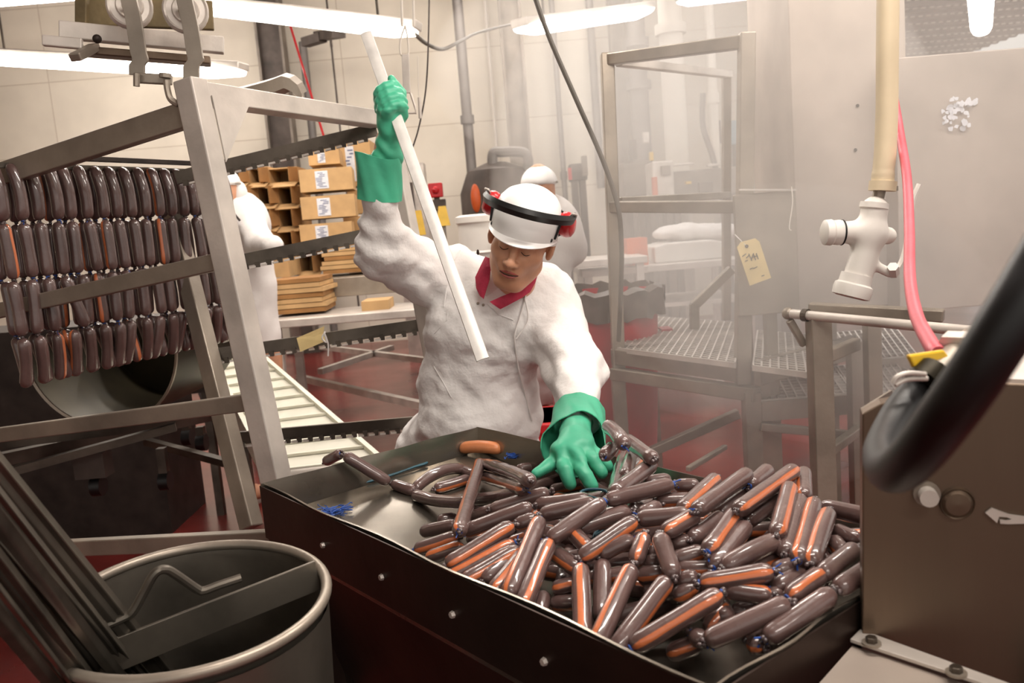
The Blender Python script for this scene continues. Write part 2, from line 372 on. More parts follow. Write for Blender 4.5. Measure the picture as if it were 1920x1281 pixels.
fixture(W(355, 18, 5.3), W(778, 68, 5.0), .17, 'long fluorescent light above the raised glove')
fixture(W(-60, 112, 6.4), W(452, 142, 5.9), .19, 'long fluorescent light behind the overhead trolley rail')
fixture(W(980, 62, 5.2), W(1212, 28, 6.3), .17, 'fluorescent light left of the white column, dulled by steam')
fixture(W(1280, 8, 7.5), W(1420, -8, 8), .17, 'fluorescent light cut by the top of the picture above the platform frame')
fixture(W(1424, 122, 9), W(1500, 118, 9.2), .16, 'small distant fluorescent light beside the slim white pipe')
fixture(W(1840, 70, 6.2), W(1838, -60, 3.9), .13, 'fluorescent light seen end on above the tall steel panels')
# lamps of the same hall overhead and behind the camera
MT['tube_near'] = mat('tube_near', (255, 250, 244), .4, emis=((255, 246, 236), 30.))
fixture((-.2, 1.15, 3.0), (1.5, .95, 3.0), .2, 'fluorescent light hung over the sausage tray', st=MT['tube_near'])
fixture((-1.6, 3.9, 3.1), (.6, 3.9, 3.1), .2, 'fluorescent light hung over the worker', st=MT['tube_near'])
fixture((.4, -.9, 3.0), (2.0, -1.1, 3.0), .2, 'fluorescent light hung behind the camera', st=MT['tube_near'])
fixture((.9, 2.2, 3.1), (3.0, 2.0, 3.1), .2, 'fluorescent light hung over the steam by the panels', st=MT['tube_near'])
fixture((3, 16, 4.3), (6, 16, 4.3), .2, 'fluorescent light hung in the far bay beyond the panels', st=MT['tube_near'])
fixture((-3.5, 7.6, 4.3), (-1, 7.6, 4.3), .2, 'fluorescent light hung over the carton stack', st=MT['tube_near'])
fixture((-5.5, 9.6, 4.2), (-3, 9.6, 4.2), .2, 'fluorescent light hung along the back wall', st=MT['tube_near'])
fixture((-1, 9.4, 4.3), (2, 9.4, 4.3), .2, 'fluorescent light hung along the back wall near the columns', st=MT['tube_near'])
fixture((2, 7, 4.3), (4.5, 7, 4.3), .2, 'fluorescent light hung over the packing bench', st=MT['tube_near'])
# wires on the wall
tag(MB().tube(smoothpath([W(776, 62, 5), W(800, 82, 5.2), (W(830, 92, 5.6)), W(862, 78, 6), W(900, 60, 8), W(975, 42, 9)]), .012, 8).build('cable', 'cable', smooth=True), 'grey cable sagging from the long light towards the back wall', 'cable')
tag(MB().tube(smoothpath([W(805, -10, 4.2), W(800, 150, 4.2), W(785, 240, 4.2), W(765, 300, 4.2)]), .004, 6).build('cable', 'iron', smooth=True), 'very thin dark cable hanging right of the hooks', 'cable')
tag(MB().tube(smoothpath([W(545, 50, 7), W(575, 150, 7), W(607, 255, 7)]), .01, 6).build('cable', 'red_plastic', smooth=True), 'thin red cord sloping over the cartons', 'cable')
tag(MB().tube(smoothpath([W(998, -20, 3.1), W(1030, 70, 3.1), W(1082, 190, 3.1), (W(1130, 300, 3.1)), W(1158, 385, 3.1), W(1165, 450, 3.1), W(1165, 520, 3.1), W(1160, 640, 3.15)]), .0085, 8).build('cable', 'cable', smooth=True), 'long grey cable slanting down across the haze to the platform frame', 'cable')
tag(MB().tube(smoothpath([W(1318, 175, 8.8), W(1318, 235, 8.8), W(1335, 290, 8.8), W(1345, 330, 8.8)]), .03, 8).build('hose', 'pipe_grey', smooth=True), 'grey hose curving off the slim white pipe', 'hose')
tag(MB().bar(W(600, 68, 10.6), W(635, 62, 10), .16, .1).bar(W(572, 80, 10.6), W(605, 70, 10.4), .12, .1).build('pipe_bracket', 'machine_dark'), 'dark bracket at the top of the thin conduit under the long light', 'bracket')

# ================================================================ cartons and packing bench, far left
def carton(x0, y0, x1, y1, Y, d, label, opened=True, lab=False, yaw=0.):
    a = W(x0, y1, Y); b = W(x1, y0, Y); w, h = abs(b[0]-a[0]), abs(b[2]-a[2]); c = V(((a[0]+b[0])/2, Y+d/2, (a[2]+b[2])/2))
    R = rot('Z', yaw); t = thing('cardboard_carton', (c[0], c[1], c[2]-h/2), label, 'carton', 'cardboard cartons')
    th = .008; m = MB()
    m.box(c+R@V((0, 0, -h/2+th/2)), (w, d, th), R).box(c+R@V((0, 0, h/2-th/2)), (w, d, th), R)
    for s in (-1, 1): m.box(c+R@V((s*(w/2-th/2), 0, 0)), (th, d, h-2*th), R)
    m.box(c+R@V((0, d/2-th/2, 0)), (w-2*th, th, h-2*th), R)
    if not opened: m.box(c+R@V((0, -d/2+th/2, 0)), (w-2*th, th, h-2*th), R)
    m.build('body', 'cardboard', t)
    if opened:
        for s, an in ((-1, .5), (1, -.9)):
            q = c+R@V((s*w/2, -d/2, 0)); e = R@V((s*math.sin(an)*.5, -1, 0))*.1; MB().bar(q, q+e, .006, h*.9).build('flap', 'cardboard_dark', t)
        q = c+R@V((0, -d/2, -h/2)); MB().bar(q, q+R@V((0, -.1, -.03)), w*.96, .006).build('flap', 'cardboard', t)
    if lab:
        q = c+R@V((-w*.08, -d/2-.003, 0)); lo = MB().box(q, (w*.24, .004, h*.78), R).build('label', 'label_white', t); tag(lo, 'white printed label')
        pr = MB()
        for k in range(9): pr.box(q+R@V((random.uniform(-.02, .02), -.003, h*(.3-k*.075))), (w*.15*random.uniform(.6, 1), .002, h*.03), R)
        pr.build('print', 'print_blue', lo)
    return t
ROWS = [('top', 312, 346, ((428, 464), (465, 501), (502, 556))), ('second', 347, 386, ((440, 481), (481, 519), (520, 561))), ('third', 388, 428, ((455, 488), (489, 521), (525, 562))), ('fourth', 430, 470, ((485, 523), (524, 562)))]
for rn, y0, y1, cs in ROWS:
    for k, (x0, x1) in enumerate(cs):
        sd = ('beside the left worker', 'in the middle', 'next to the labelled cartons')[k if len(cs) == 3 else k+1]
        carton(x0, y0, x1, y1, 6.15+.03*k, .34, f'open empty cardboard carton {sd} of the {rn} carton row', True)
carton(482, 470, 538, 524, 5.75, .3, 'plain brown carton standing apart low beside the left worker', False)
carton(562, 471, 600, 512, 6.1, .3, 'open brown carton under the labelled stack', True)
for k, (x0, y0, x1, y1) in enumerate(((559, 312, 652, 362), (562, 363, 657, 413), (560, 415, 652, 462))):
    carton(x0, y0, x1, y1, 5.95, .36, 'labelled brown carton, ' + ('topmost', 'middle', 'lowest')[k] + ' of the three in the labelled stack', False, True, .12)
carton(576, 277, 630, 311, 6.1, .3, 'brown carton with a printed side set on top of the labelled stack', False, True, .1)
carton(634, 262, 692, 352, 6.5, .3, 'tall pale carton behind the green glove cuff', False, True)
carton(655, 354, 690, 402, 6.5, .3, 'brown carton under the tall pale carton behind the arm', False)
carton(655, 404, 690, 520, 6.5, .3, 'lowest brown carton of the stack half hidden by the raised arm', False)
def flats(x0, y0, x1, y1, Y, n, desc, grp):
    zs = np.linspace(W((x0+x1)/2, y1, Y)[2], W((x0+x1)/2, y0, Y)[2], n+1); a, b = W(x0, y1, Y)[0], W(x1, y1, Y)[0]
    for k in range(n):
        jx = random.uniform(-.015, .015); yw = random.uniform(-.05, .05)
        o = MB().box(((a+b)/2+jx, Y+.2, (zs[k]+zs[k+1])/2), (b-a, .4, (zs[k+1]-zs[k])*.86), rot('Z', yw)).build('flattened_carton', 'cardboard' if k % 3 else 'cardboard_dark')
        o.data.materials.clear(); o.data.materials.append(MT['cardboard' if k % 3 else 'cardboard_dark'])
        tag(o, desc % (('bottom',)+tuple(f'{("second","third","fourth","fifth","sixth","seventh","eighth","ninth")[i]} from the bottom' for i in range(8)))[k] if k < n-1 else desc % 'topmost', 'cardboard', grp)
flats(510, 522, 609, 588, 5.35, 7, 'flattened brown carton, %s of the pile at the end of the table', 'flattened cartons at the table end')
flats(606, 462, 700, 512, 5.95, 6, 'flattened brown carton, %s of the pile behind the raised arm', 'flattened cartons behind the arm')
# shelf and table
def at(px, py, Y): return W(px, py, Y)
def table(name, xl, xr_, y0, y1, z, label, cat, th=.05, m='steel', lip=0., shelf=None):
    t = thing(name, ((xl+xr_)/2, (y0+y1)/2, 0), label, cat)
    MB().box(((xl+xr_)/2, (y0+y1)/2, z-th/2), (xr_-xl, y1-y0, th)).build('top', m, t, bevel=.006)
    for x in (xl+.05, xr_-.05):
        for y in (y0+.05, y1-.05): MB().box((x, y, (z-th)/2), (.05, .05, z-th)).build('leg', m, t)
    if lip: MB().box(((xl+xr_)/2, y1-.01, z+lip/2), (xr_-xl, .02, lip)).build('back_lip', m, t)
    if shelf: MB().box(((xl+xr_)/2, (y0+y1)/2, shelf), (xr_-xl-.06, y1-y0-.06, .03)).build('shelf', m, t)
    return t
z = .97; table('packing_table', at(500, 590, 5.2)[0], at(795, 600, 5.2)[0]+.4, 5.15, 5.72, z, 'long stainless packing table under the flattened cartons', 'table', m='steel_light', lip=.0)
table('packing_shelf', at(425, 530, 5.8)[0], at(800, 530, 5.8)[0]+.3, 5.76, 6.7, at(540, 528, 5.8)[2], 'raised stainless shelf carrying the stacked cartons', 'shelf', th=.13, m='steel')
o = carton(680, 562, 728, 596, 5.3, .25, 'brown carton lying low on the packing table behind the worker', False)
# low frames over the red floor
def rails(name, segs, r, label, cat, m='steel_light'):
    P = np.array([s for g in segs for s in g]); t = thing(name, (P[:, 0].mean(), P[:, 1].mean(), 0), label, cat)
    for a, b in segs: MB().bar(a, b, r, r).build('rail', m, t)
    for g in (segs[0], segs[-1]):
        for p in g: MB().box((p[0], p[1], p[2]/2), (r, r, p[2])).build('leg', m, t)
    return t
zf = .42
rails('floor_frame', [(WZ(520, 640, zf), WZ(910, 690, zf)), (WZ(600, 697, zf), WZ(735, 652, zf)), (WZ(560, 708, zf), WZ(870, 778, zf))], .045, 'low stainless frame standing on the red floor behind the worker', 'frame')
# ================================================================ background plant, centre and right
def pump():
    t = thing('pump_tank', (*W(935, 400, 8.3)[:2], 0), 'squat brown-grey pump tank with a bent pipe behind the raised visor', 'machine')
    c = W(935, 375, 8.3); MB().lathe((c[0], c[1], 0), [(0, .5), (.3, .5), (.36, .6), (.36, 1.75), (.28, 1.95), (.1, 2.02), (0, 2.02)], 20).build('tank', 'machine_dark', t, smooth=True)
    MB().tube(smoothpath([W(925, 330, 8.2), W(924, 290, 8.2), W(940, 285, 8.2), W(985, 288, 8.2), W(990, 320, 8.2)]), .05, 10).build('bent_pipe', 'pipe_grey', t, smooth=True)
    q = W(892, 372, 7.9); tag(MB().ball(q, (.045, .045, .13)).build('red_handle', 'orange', t, smooth=True), 'orange red handle')
    for s in (-.25, .25): MB().box((c[0]+s, c[1], .25), (.07, .3, .5)).build('foot', 'machine_dark', t)
pump()
def alarm():
    p = W(817, 380, 8); t = thing('alarm_box', (p[0], p[1], 0), 'red wall alarm box on a grey post left of the worker helmet', 'alarm')
    q = W(817, 357, 8); MB().box(q, (.13, .08, .13)).build('box', 'red_plastic', t, bevel=.01); MB().ball(q+(0, -.05, 0), .035).build('button', 'red_plastic', t)
    MB().box((q[0], q[1]+.06, q[2]/2), (.05, .05, q[2])).build('post', 'machine_grey', t)
    MB().box((q[0]-.02, q[1]+.02, q[2]-.13), (.2, .08, .09)).build('junction', 'machine_dark', t)
alarm()
for px, py, h, lb in ((784, 418, .2, 'yellow caution sign stand beside the moving white stick'), (830, 405, .16, 'small yellow caution sign under the red alarm box')):
    q = W(px, py, 7); t = thing('caution_stand', (q[0], q[1], q[2]-.3), lb, 'sign'); MB().prism([q+V((-.055, 0, -h/2)), q+V((.055, 0, -h/2)), q+V((.03, .03, h/2)), q+V((-.03, .03, h/2))], (0, .02, 0)).build('panel', 'yellow_plastic', t)
    MB().box((q[0], q[1]+.03, (q[2]-h/2)/2), (.03, .03, q[2]-h/2)).build('pole', 'machine_grey', t)
    t.location.z = q[2]-.3
q = W(772, 395, 9.5); t = thing('wall_cabinet', (q[0], q[1], 0), 'pale grey door frame cabinet on the wall behind the cuff', 'cabinet'); MB().box((q[0], q[1]+.1, q[2]/2+.25), (.35, .3, q[2]+.5)).build('body', 'steel_light', t); MB().box((q[0]+.02, q[1]-.06, q[2]+.15), (.05, .02, .3)).build('slot', 'machine_dark', t)
q = W(800, 450, 7.5); tag(MB().box((q[0]+.45, q[1]+.2, .55), (.7, .5, 1.1)).box((q[0]+.45, q[1]+.2, 1.12), (.8, .6, .05)).build('work_cabinet', 'machine_grey'), 'grey waist high cabinet behind the white coat shoulder', 'cabinet')
def drum():
    c = W(900, 440, 4.6); t = thing('white_drum', (c[0], c[1], 0), 'white plastic drum standing left of the worker helmet', 'drum')
    zt = W(900, 405, 4.6)[2]; MB().lathe((c[0], c[1], 0), [(0, 0), (.1, 0), (.11, .05), (.115, zt-.04), (.125, zt-.03), (.125, zt), (.1, zt+.01), (0, zt+.01)], 24).build('body', 'white_plastic', t, smooth=True)
    MB().lathe((c[0], c[1], zt-.2), [(.117, 0), (.124, .01), (.117, .02)], 24).build('hoop', 'white_plastic', t, smooth=True)
drum()
def redbin():
    c = W(1125, 600, 3.95); zt = W(1125, 552, 3.95)[2]; t = thing('waste_bin', (c[0], c[1], 0), 'large red round waste bin with a dark liner bag behind the worker', 'bin')
    MB().lathe((c[0], c[1], 0), [(0, .02), (.2, .02), (.24, .5), (.27, zt-.02), (.285, zt-.02), (.285, zt+.01), (.255, zt+.01), (.22, .1), (0, .1)], 28).build('body', 'red_bin', t, smooth=True)
    G = [[(c[0]+(r+.012*math.sin(k*1.7+i))*math.cos(2*PI*k/40), c[1]+(r+.012*math.sin(k*1.7+i))*math.sin(2*PI*k/40), zz+.01*math.sin(k*2.3)) for k in range(41)] for i, (r, zz) in enumerate(((.293, zt-.10), (.298, zt-.05), (.3, zt+.02), (.262, zt+.035), (.235, zt-.1), (.1, zt-.2)))]
    tag(MB().grid(G).build('liner_bag', 'liner', t, smooth=True), 'dark plastic liner bag folded over the rim')
    for s in (-1, 1): MB().box((c[0]+s*.3, c[1], zt-.2), (.05, .1, .04)).build('handle', 'red_bin', t)
redbin()
def redbox():
    a = W(1020, 800, 3.2); t = thing('red_crate', (a[0], a[1], 0), 'bright red plastic crate just behind the tray under the gloved wrist', 'crate')
    MB().box((a[0]+.0, a[1]+.2, a[2]-.17), (.3, .3, .34)).build('body', 'red_plastic', t, bevel=.01); MB().box((a[0], a[1]+.2, a[2]-.02), (.33, .33, .04)).build('rim', 'red_plastic', t, bevel=.006)
    MB().box((a[0], a[1]+.2, (a[2]-.34)/2), (.34, .34, a[2]-.34)).build('dolly', 'machine_dark', t)
redbox()
# packing bench to the right with its clutter
yb = 6.2; zb = W(1290, 492, yb)[2]
table('white_bench', at(1090, 492, yb)[0], at(1400, 492, yb)[0], yb, yb+.8, zb, 'white topped steel bench seen through the platform frame', 'bench', m='steel_light', shelf=zb-.3)
zc = W(1290, 440, yb+.3)[2]
v, F = blob([('e', W(1262+i*28, 436, yb+.45), (.16, .15, .05+.02*(i % 2)), None, .04) for i in range(4)], .02, fn=lambda P, D: D+.012*np.sin(P[..., 0]*40+3*np.sin(P[..., 1]*17))*np.sin(P[..., 2]*30+P[..., 1]*21))
mb = MB(); mb.v = v.tolist(); mb.f = F.tolist(); tag(mb.build('cloth_pile', 'cloth_white', smooth=True, autos=180), 'rumpled white cloth lying on the white box on the bench', 'cloth')
a, b = W(1228, 481, yb+.15), W(1356, 448, yb+.15); tag(MB().prism([V((a[0], a[1], zb)), V((b[0], a[1], zb)), V((b[0], a[1], zb+.12)), V((b[0]-.08, a[1], b[2])), V((a[0]+.1, a[1], b[2])), V((a[0], a[1], zb+.12))], (0, .5, 0)).build('white_box', 'white_plastic', bevel=.01), 'low white plastic box with sloped ends on the bench', 'box')
a = W(1195, 463, yb+.1); tag(MB().box((a[0], a[1]+.1, zb+.1), (.15, .2, .2)).build('label_box', 'orange'), 'small orange box on the left end of the white bench', 'box')
a = W(1170, 480, yb); table('side_bench', a[0]-.5, a[0]+.12, yb-.3, yb+.3, W(1140, 485, yb-.3)[2], 'small pale bench behind the back of the pale capped worker', 'bench', m='steel_light', shelf=.7)
def machine(px0, py0, px1, py1, Y, d, m, label, extra=()):
    a, b = W(px0, py1, Y), W(px1, py0, Y); t = thing('machine', ((a[0]+b[0])/2, Y+d/2, 0), label, 'machine')
    MB().box(((a[0]+b[0])/2, Y+d/2, (a[2]+b[2])/2), (b[0]-a[0], d, b[2]-a[2])).build('housing', m, t, bevel=.015)
    for x in (a[0]+.05, b[0]-.05): MB().box((x, Y+d/2, a[2]/2), (.06, d*.8, max(.05, a[2]))).build('leg', 'machine_dark', t)
    for nm, ex0, ey0, ex1, ey1, em in extra:
        p, q = W(ex0, ey1, Y-.02), W(ex1, ey0, Y-.02); MB().box(((p[0]+q[0])/2, Y-.02, (p[2]+q[2])/2), (q[0]-p[0], .06, q[2]-p[2])).build(nm, em, t, bevel=.005)
    return t
machine(1226, 300, 1262, 372, 8, .4, 'steel_light', 'pale control cabinet with a red stripe behind the platform frame', (('red_stripe', 1224, 332, 1231, 372, 'orange'), ('display', 1240, 310, 1256, 330, 'machine_grey')))
machine(1262, 312, 1385, 372, 8.3, .5, 'machine_grey', 'long grey machine bed with a bright roller, seen through the platform frame', (('roller', 1262, 305, 1300, 312, 'steel_light'), ('roller', 1325, 306, 1350, 313, 'steel_light'), ('yellow_button', 1285, 340, 1295, 346, 'yellow_plastic'), ('panel_door', 1310, 340, 1335, 362, 'machine_dark')))
machine(1172, 300, 1222, 370, 8.8, .5, 'machine_grey', 'brownish pump housing behind the left post of the platform frame', (('valve', 1180, 262, 1192, 300, 'machine_dark'), ('gauge', 1206, 248, 1216, 268, 'steel_light'), ('yellow_tag', 1218, 285, 1224, 302, 'yellow_plastic')))
machine(1338, 225, 1352, 270, 10.5, .15, 'machine_dark', 'dark grey wall box beside the slim white pipe')
machine(1370, 225, 1384, 272, 10.5, .15, 'blue_paint', 'light blue wall box behind the right post of the platform frame')
machine(1440, 322, 1495, 356, 7.2, .4, 'green_paint', 'green topped control box with a pink lamp beside the tall panel', (('front', 1440, 330, 1494, 356, 'steel_light'), ('lamp', 1467, 338, 1480, 351, 'red_glow')))
machine(1425, 278, 1498, 306, 8.4, .5, 'steel_light', 'cluttered steel shelf unit beside the tall smoked panel', (('bin', 1436, 262, 1452, 278, 'cardboard'), ('bin', 1458, 268, 1475, 278, 'machine_dark'), ('bin', 1480, 258, 1492, 278, 'white_plastic')))
machine(1070, 305, 1100, 340, 9.2, .25, 'machine_dark', 'brown hose reel box hanging on the back wall right of the capped worker', (('reel', 1092, 292, 1100, 330, 'machine_grey'), ('red_grip', 1066, 315, 1071, 338, 'red_plastic')))
machine(1272, 190, 1280, 210, 10.5, .1, 'red_plastic', 'small red alarm box beside the thick white column')
def hookset():
    t = thing('hoist_hook', W(768, 110, 3.4), 'white hoist cords with a bracket and bar hanging above the glove', 'hook')
    Y = 3.4
    for x0, x1, nm in ((752, 754, 'cord'), (774, 776, 'cord')): MB().cyl(W(x0, -30, Y), W(x1, 50, Y), .005, n=8).build(nm, 'pipe_white', t)
    MB().tube(smoothpath([W(760, 48, Y), W(751, 75, Y), W(751, 100, Y), W(760, 106, Y), W(766, 98, Y), W(764, 70, Y), W(760, 50, Y)]), .004, 6).build('loop', 'pipe_white', t, smooth=True)
    MB().bar(W(760, 102, Y), W(763, 175, Y), .028, .012, (0, 1, 0)).build('bracket', 'steel_light', t, bevel=.002)
    MB().tube([W(770, 175, Y), W(778, 200, Y), W(780, 212, Y), W(758, 212, Y)], .005, 6).build('bar', 'steel_light', t)
    MB().cyl(W(786, 183, Y), W(788, 222, Y), .007, n=8).build('pin', 'steel_light', t)
    MB().cyl(W(783, 105, Y), W(785, 180, Y), .002, n=6).build('cord', 'pipe_white', t)
hookset()
# ================================================================ sausages
ORD = ['first', 'second', 'third', 'fourth', 'fifth', 'sixth', 'seventh', 'eighth', 'ninth', 'tenth', 'eleventh', 'twelfth', 'thirteenth', 'fourteenth', 'fifteenth', 'sixteenth', 'seventeenth', 'eighteenth', 'nineteenth', 'twentieth']
def sausage_mesh(L, r, bend=0., bdir=(0, 0, 1), e=(0, 1, 0), m='sausage', name='sausage', waist=0., n=16):
    """axis along local X, centred; e: direction (local) of the stripe; bend: sagitta"""
    ts = []; cap = r*1.0
    for d in (0, .03, .1, .25, .45, .7, 1.0): ts.append(d*cap)
    k = max(2, int((L-2*cap)/.015)); mid = [cap+(L-2*cap)*i/k for i in range(1, k)]; ds = ts+mid+[L-x for x in ts[::-1]]
    e = unit(V(e)*(0, 1, 1)); f = np.cross((1, 0, 0), e); bd = V(bdir)*(0, 1, 1); vs = []; uvs = []; ph = random.uniform(0, 6)
    for d in ds:
        q = min(d, L-d); rr = r if q >= cap else r*max(.2, math.sqrt(max(0, 1-(1-q/cap)**2.6)))
        rr *= 1+.022*math.sin(ph+d*60)-waist*math.exp(-((d-L/2)/(L*.25))**2)
        u = 2*d/L-1; c = V((d-L/2, 0, 0))+bd*bend*(1-u*u)
        for j in range(n+1):
            a = 2*PI*j/n; wr = 1-.09*abs(math.sin(a*4+ph))*(1 if q < cap*.8 else 0); vs.append(c-(e*math.cos(a)+f*math.sin(a))*rr*wr); uvs.append((j/n, d/L))
    fs = [(i*(n+1)+j, i*(n+1)+j+1, (i+1)*(n+1)+j+1, (i+1)*(n+1)+j) for i in range(len(ds)-1) for j in range(n)]
    fs += [tuple(range(n))[::-1], tuple((len(ds)-1)*(n+1)+j for j in range(n))]
    me = bpy.data.meshes.new(name); me.from_pydata([tuple(map(float, x)) for x in vs], [], fs); uv = me.uv_layers.new(name='UVMap')
    idx = np.zeros(len(me.loops), int); me.loops.foreach_get('vertex_index', idx); uv.data.foreach_set('uv', np.array(uvs)[idx].ravel())
    me.materials.append(MT[m]); me.shade_smooth(); return me
def knot_mesh():
    mb = MB()
    for k in range(5): mb.ball((random.uniform(0, .006), random.uniform(-.004, .004), random.uniform(-.004, .004)), (.0045, .0035, .004), nu=7, nv=5)
    mb.lathe((-.001, 0, 0), [(.0035, -.0015), (.0052, 0), (.0035, .0015)], 8, R=frame((1, 0, 0)))
    me = bpy.data.meshes.new('casing_knot'); me.from_pydata(mb.v, [], mb.f); me.materials.append(MT['knot']); me.shade_smooth(); return me
KN = [knot_mesh() for _ in range(4)]
def tie_mesh():
    mb = MB().lathe((0, 0, 0), [(.0036, -.002), (.0058, -.001), (.0058, .001), (.0036, .002)], 10, R=frame((1, 0, 0))).bar((0, .004, 0), (.012, .009, .003), .0018, .0018).bar((0, .003, 0), (.01, -.008, .004), .0018, .0018)
    me = bpy.data.meshes.new('string_tie'); me.from_pydata(mb.v, [], mb.f); me.materials.append(MT['blue_string']); return me
TI = tie_mesh()
def place_sausage(a, b, r, s=None, bend=0., bdir=(0, 0, 1), knots=(0, 1), group=None, label='x', m=None, name='sausage', mat_='', cat='sausage'):
    a, b = V(a), V(b); L = np.linalg.norm(b-a); x = (b-a)/L; c = (a+b)/2; cv = unit(EYE-c)
    lat = unit(np.cross(x, cv)); cp = unit(np.cross(lat, x))
    d = lat@CU
    if d > 0: lat = -lat            # lateral pointing down the picture
    R = np.stack([x, lat, np.cross(x, lat)], 1)
    ang = 2.6 if s is None else math.asin(max(-1, min(1, s))); e = cp*math.cos(ang)+lat*math.sin(ang)
    if m is None: m = sausage_mesh(L, r, bend, R.T@V(bdir), R.T@e, mat_ or 'sausage_striped', name, waist=random.uniform(-.02, .03))
    o = bpy.data.objects.new(name, m); COL.objects.link(o); o.matrix_world = Matrix([list(R[i])+[c[i]] for i in range(3)]+[[0, 0, 0, 1]])
    tag(o, label, cat, group)
    for sd in knots:
        q = bpy.data.objects.new('casing_knot', random.choice(KN)); COL.objects.link(q); q.parent = o
        q.location = ((L/2+.001)*(1 if sd else -1), 0, 0); q.rotation_euler = (random.uniform(0, 6), random.uniform(-.4, .4), 0 if sd else PI)
        if random.random() < .4:
            q = bpy.data.objects.new('string_tie', TI); COL.objects.link(q); q.parent = o; q.location = ((L/2+.0005)*(1 if sd else -1), 0, 0); q.rotation_euler = (random.uniform(0, 6), 0, 0); q['label'] = 'blue string tie'
    return o
# ================================================================ the tray on its stand
TA = V((-.587, 1.867, .9)); yaw = -.8948; TU = V((math.cos(yaw), math.sin(yaw), 0)); TV = V((-math.sin(yaw), math.cos(yaw), 0)); TL, TW, TD = 1.25, .609, .085
def T(s, t, z=.9): p = TA+TU*s+TV*t; return V((p[0], p[1], z))
Rt = np.stack([TU, TV, V((0, 0, 1))], 1)
def floorz(s, t): return .826+.022*t-.1*min(s, .6)+.002*math.sin(s*9)*math.sin(t*8)
tray = thing('sausage_tray', T(TL/2, TW/2, 0), 'deep stainless tray table heaped with brown sausages in front of the worker', 'table')
zf_ = .9-TD
mb = MB()
def wallgrid(s0, t0, s1, t1, nrm, lean=.02, sag=.004, th=.0035):
    G = []
    for k, z in enumerate((.9, .896, .86, .745)):
        f = min(1, (.9-z)/TD); G.append([T(s0+(s1-s0)*i/20, t0+(t1-t0)*i/20, z)+V(nrm)*lean*f+V(nrm)*sag*math.sin(i*.9+.5)*(1-f) for i in range(21)])
    mb.grid(G, th)
wallgrid(0, 0, TL, 0, TV, sag=.005); wallgrid(TL, 0, TL, TW, -TU); wallgrid(TL, TW, 0, TW, -TV); wallgrid(0, TW, 0, 0, TU)
G = [[T(s, t, floorz(s, t)) for t in np.linspace(.018, TW-.018, 14)] for s in np.linspace(.018, TL-.018, 26)]
mb.grid(G, -.004); mb.build('pan', 'tray_steel', tray, smooth=True)
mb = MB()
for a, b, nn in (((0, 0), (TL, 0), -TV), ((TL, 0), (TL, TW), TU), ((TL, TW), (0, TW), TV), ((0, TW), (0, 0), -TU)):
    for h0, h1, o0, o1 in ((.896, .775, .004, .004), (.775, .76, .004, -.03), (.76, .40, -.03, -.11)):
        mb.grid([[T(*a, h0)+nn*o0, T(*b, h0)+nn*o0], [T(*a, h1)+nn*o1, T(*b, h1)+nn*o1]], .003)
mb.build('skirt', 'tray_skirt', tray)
for s in (.12, TL-.12):
    for t in (.12, TW-.12): MB().bar(T(s, t, .78), T(s, t, .12), .04, .04, TU).build('leg', 'steel_dark', tray); MB().cyl(T(s, t, .05)-TV*.015, T(s, t, .05)+TV*.015, .05, n=18).build('caster', 'black_rubber', tray, smooth=True)
for sx, sy in ((607, 1022), (717, 1082), (850, 1152), (1022, 1240)):
    d = _ray(sx, sy); nn = -TV; q0 = TA-TV*.004; k = ((q0-EYE)@nn)/(d@nn); p = EYE+d*k
    MB().cyl(p-nn*.004, p+nn*.006, .007, .005, n=6).build('bolt', 'steel_light', tray)
# puddle of water near the empty end
def puddle():
    G = []; c = (.36, .17)
    mb = MB()
    for i in range(15):
        G.append([]); rr = i/14
        for k in range(36):
            a = 2*PI*k/35; R_ = (.13+.03*math.sin(3*a+1)+.02*math.sin(7*a))*rr; G[-1].append(T(c[0]+R_*math.cos(a)*1.1, c[1]+R_*math.sin(a)*.75, floorz(c[0]+R_*math.cos(a)*1.1, c[1]+R_*math.sin(a)*.75)+.003+.0006*math.sin(a*9+rr*20)))
    mb.grid(G); return mb
MT['water'] = mat('water', (225, 225, 225), .08, 0, .02, 5, .5, 40, trans=.85, spec=.7)
tag(puddle().build('water_puddle', 'water', smooth=True), 'shining puddle of water at the empty end of the tray', 'water')

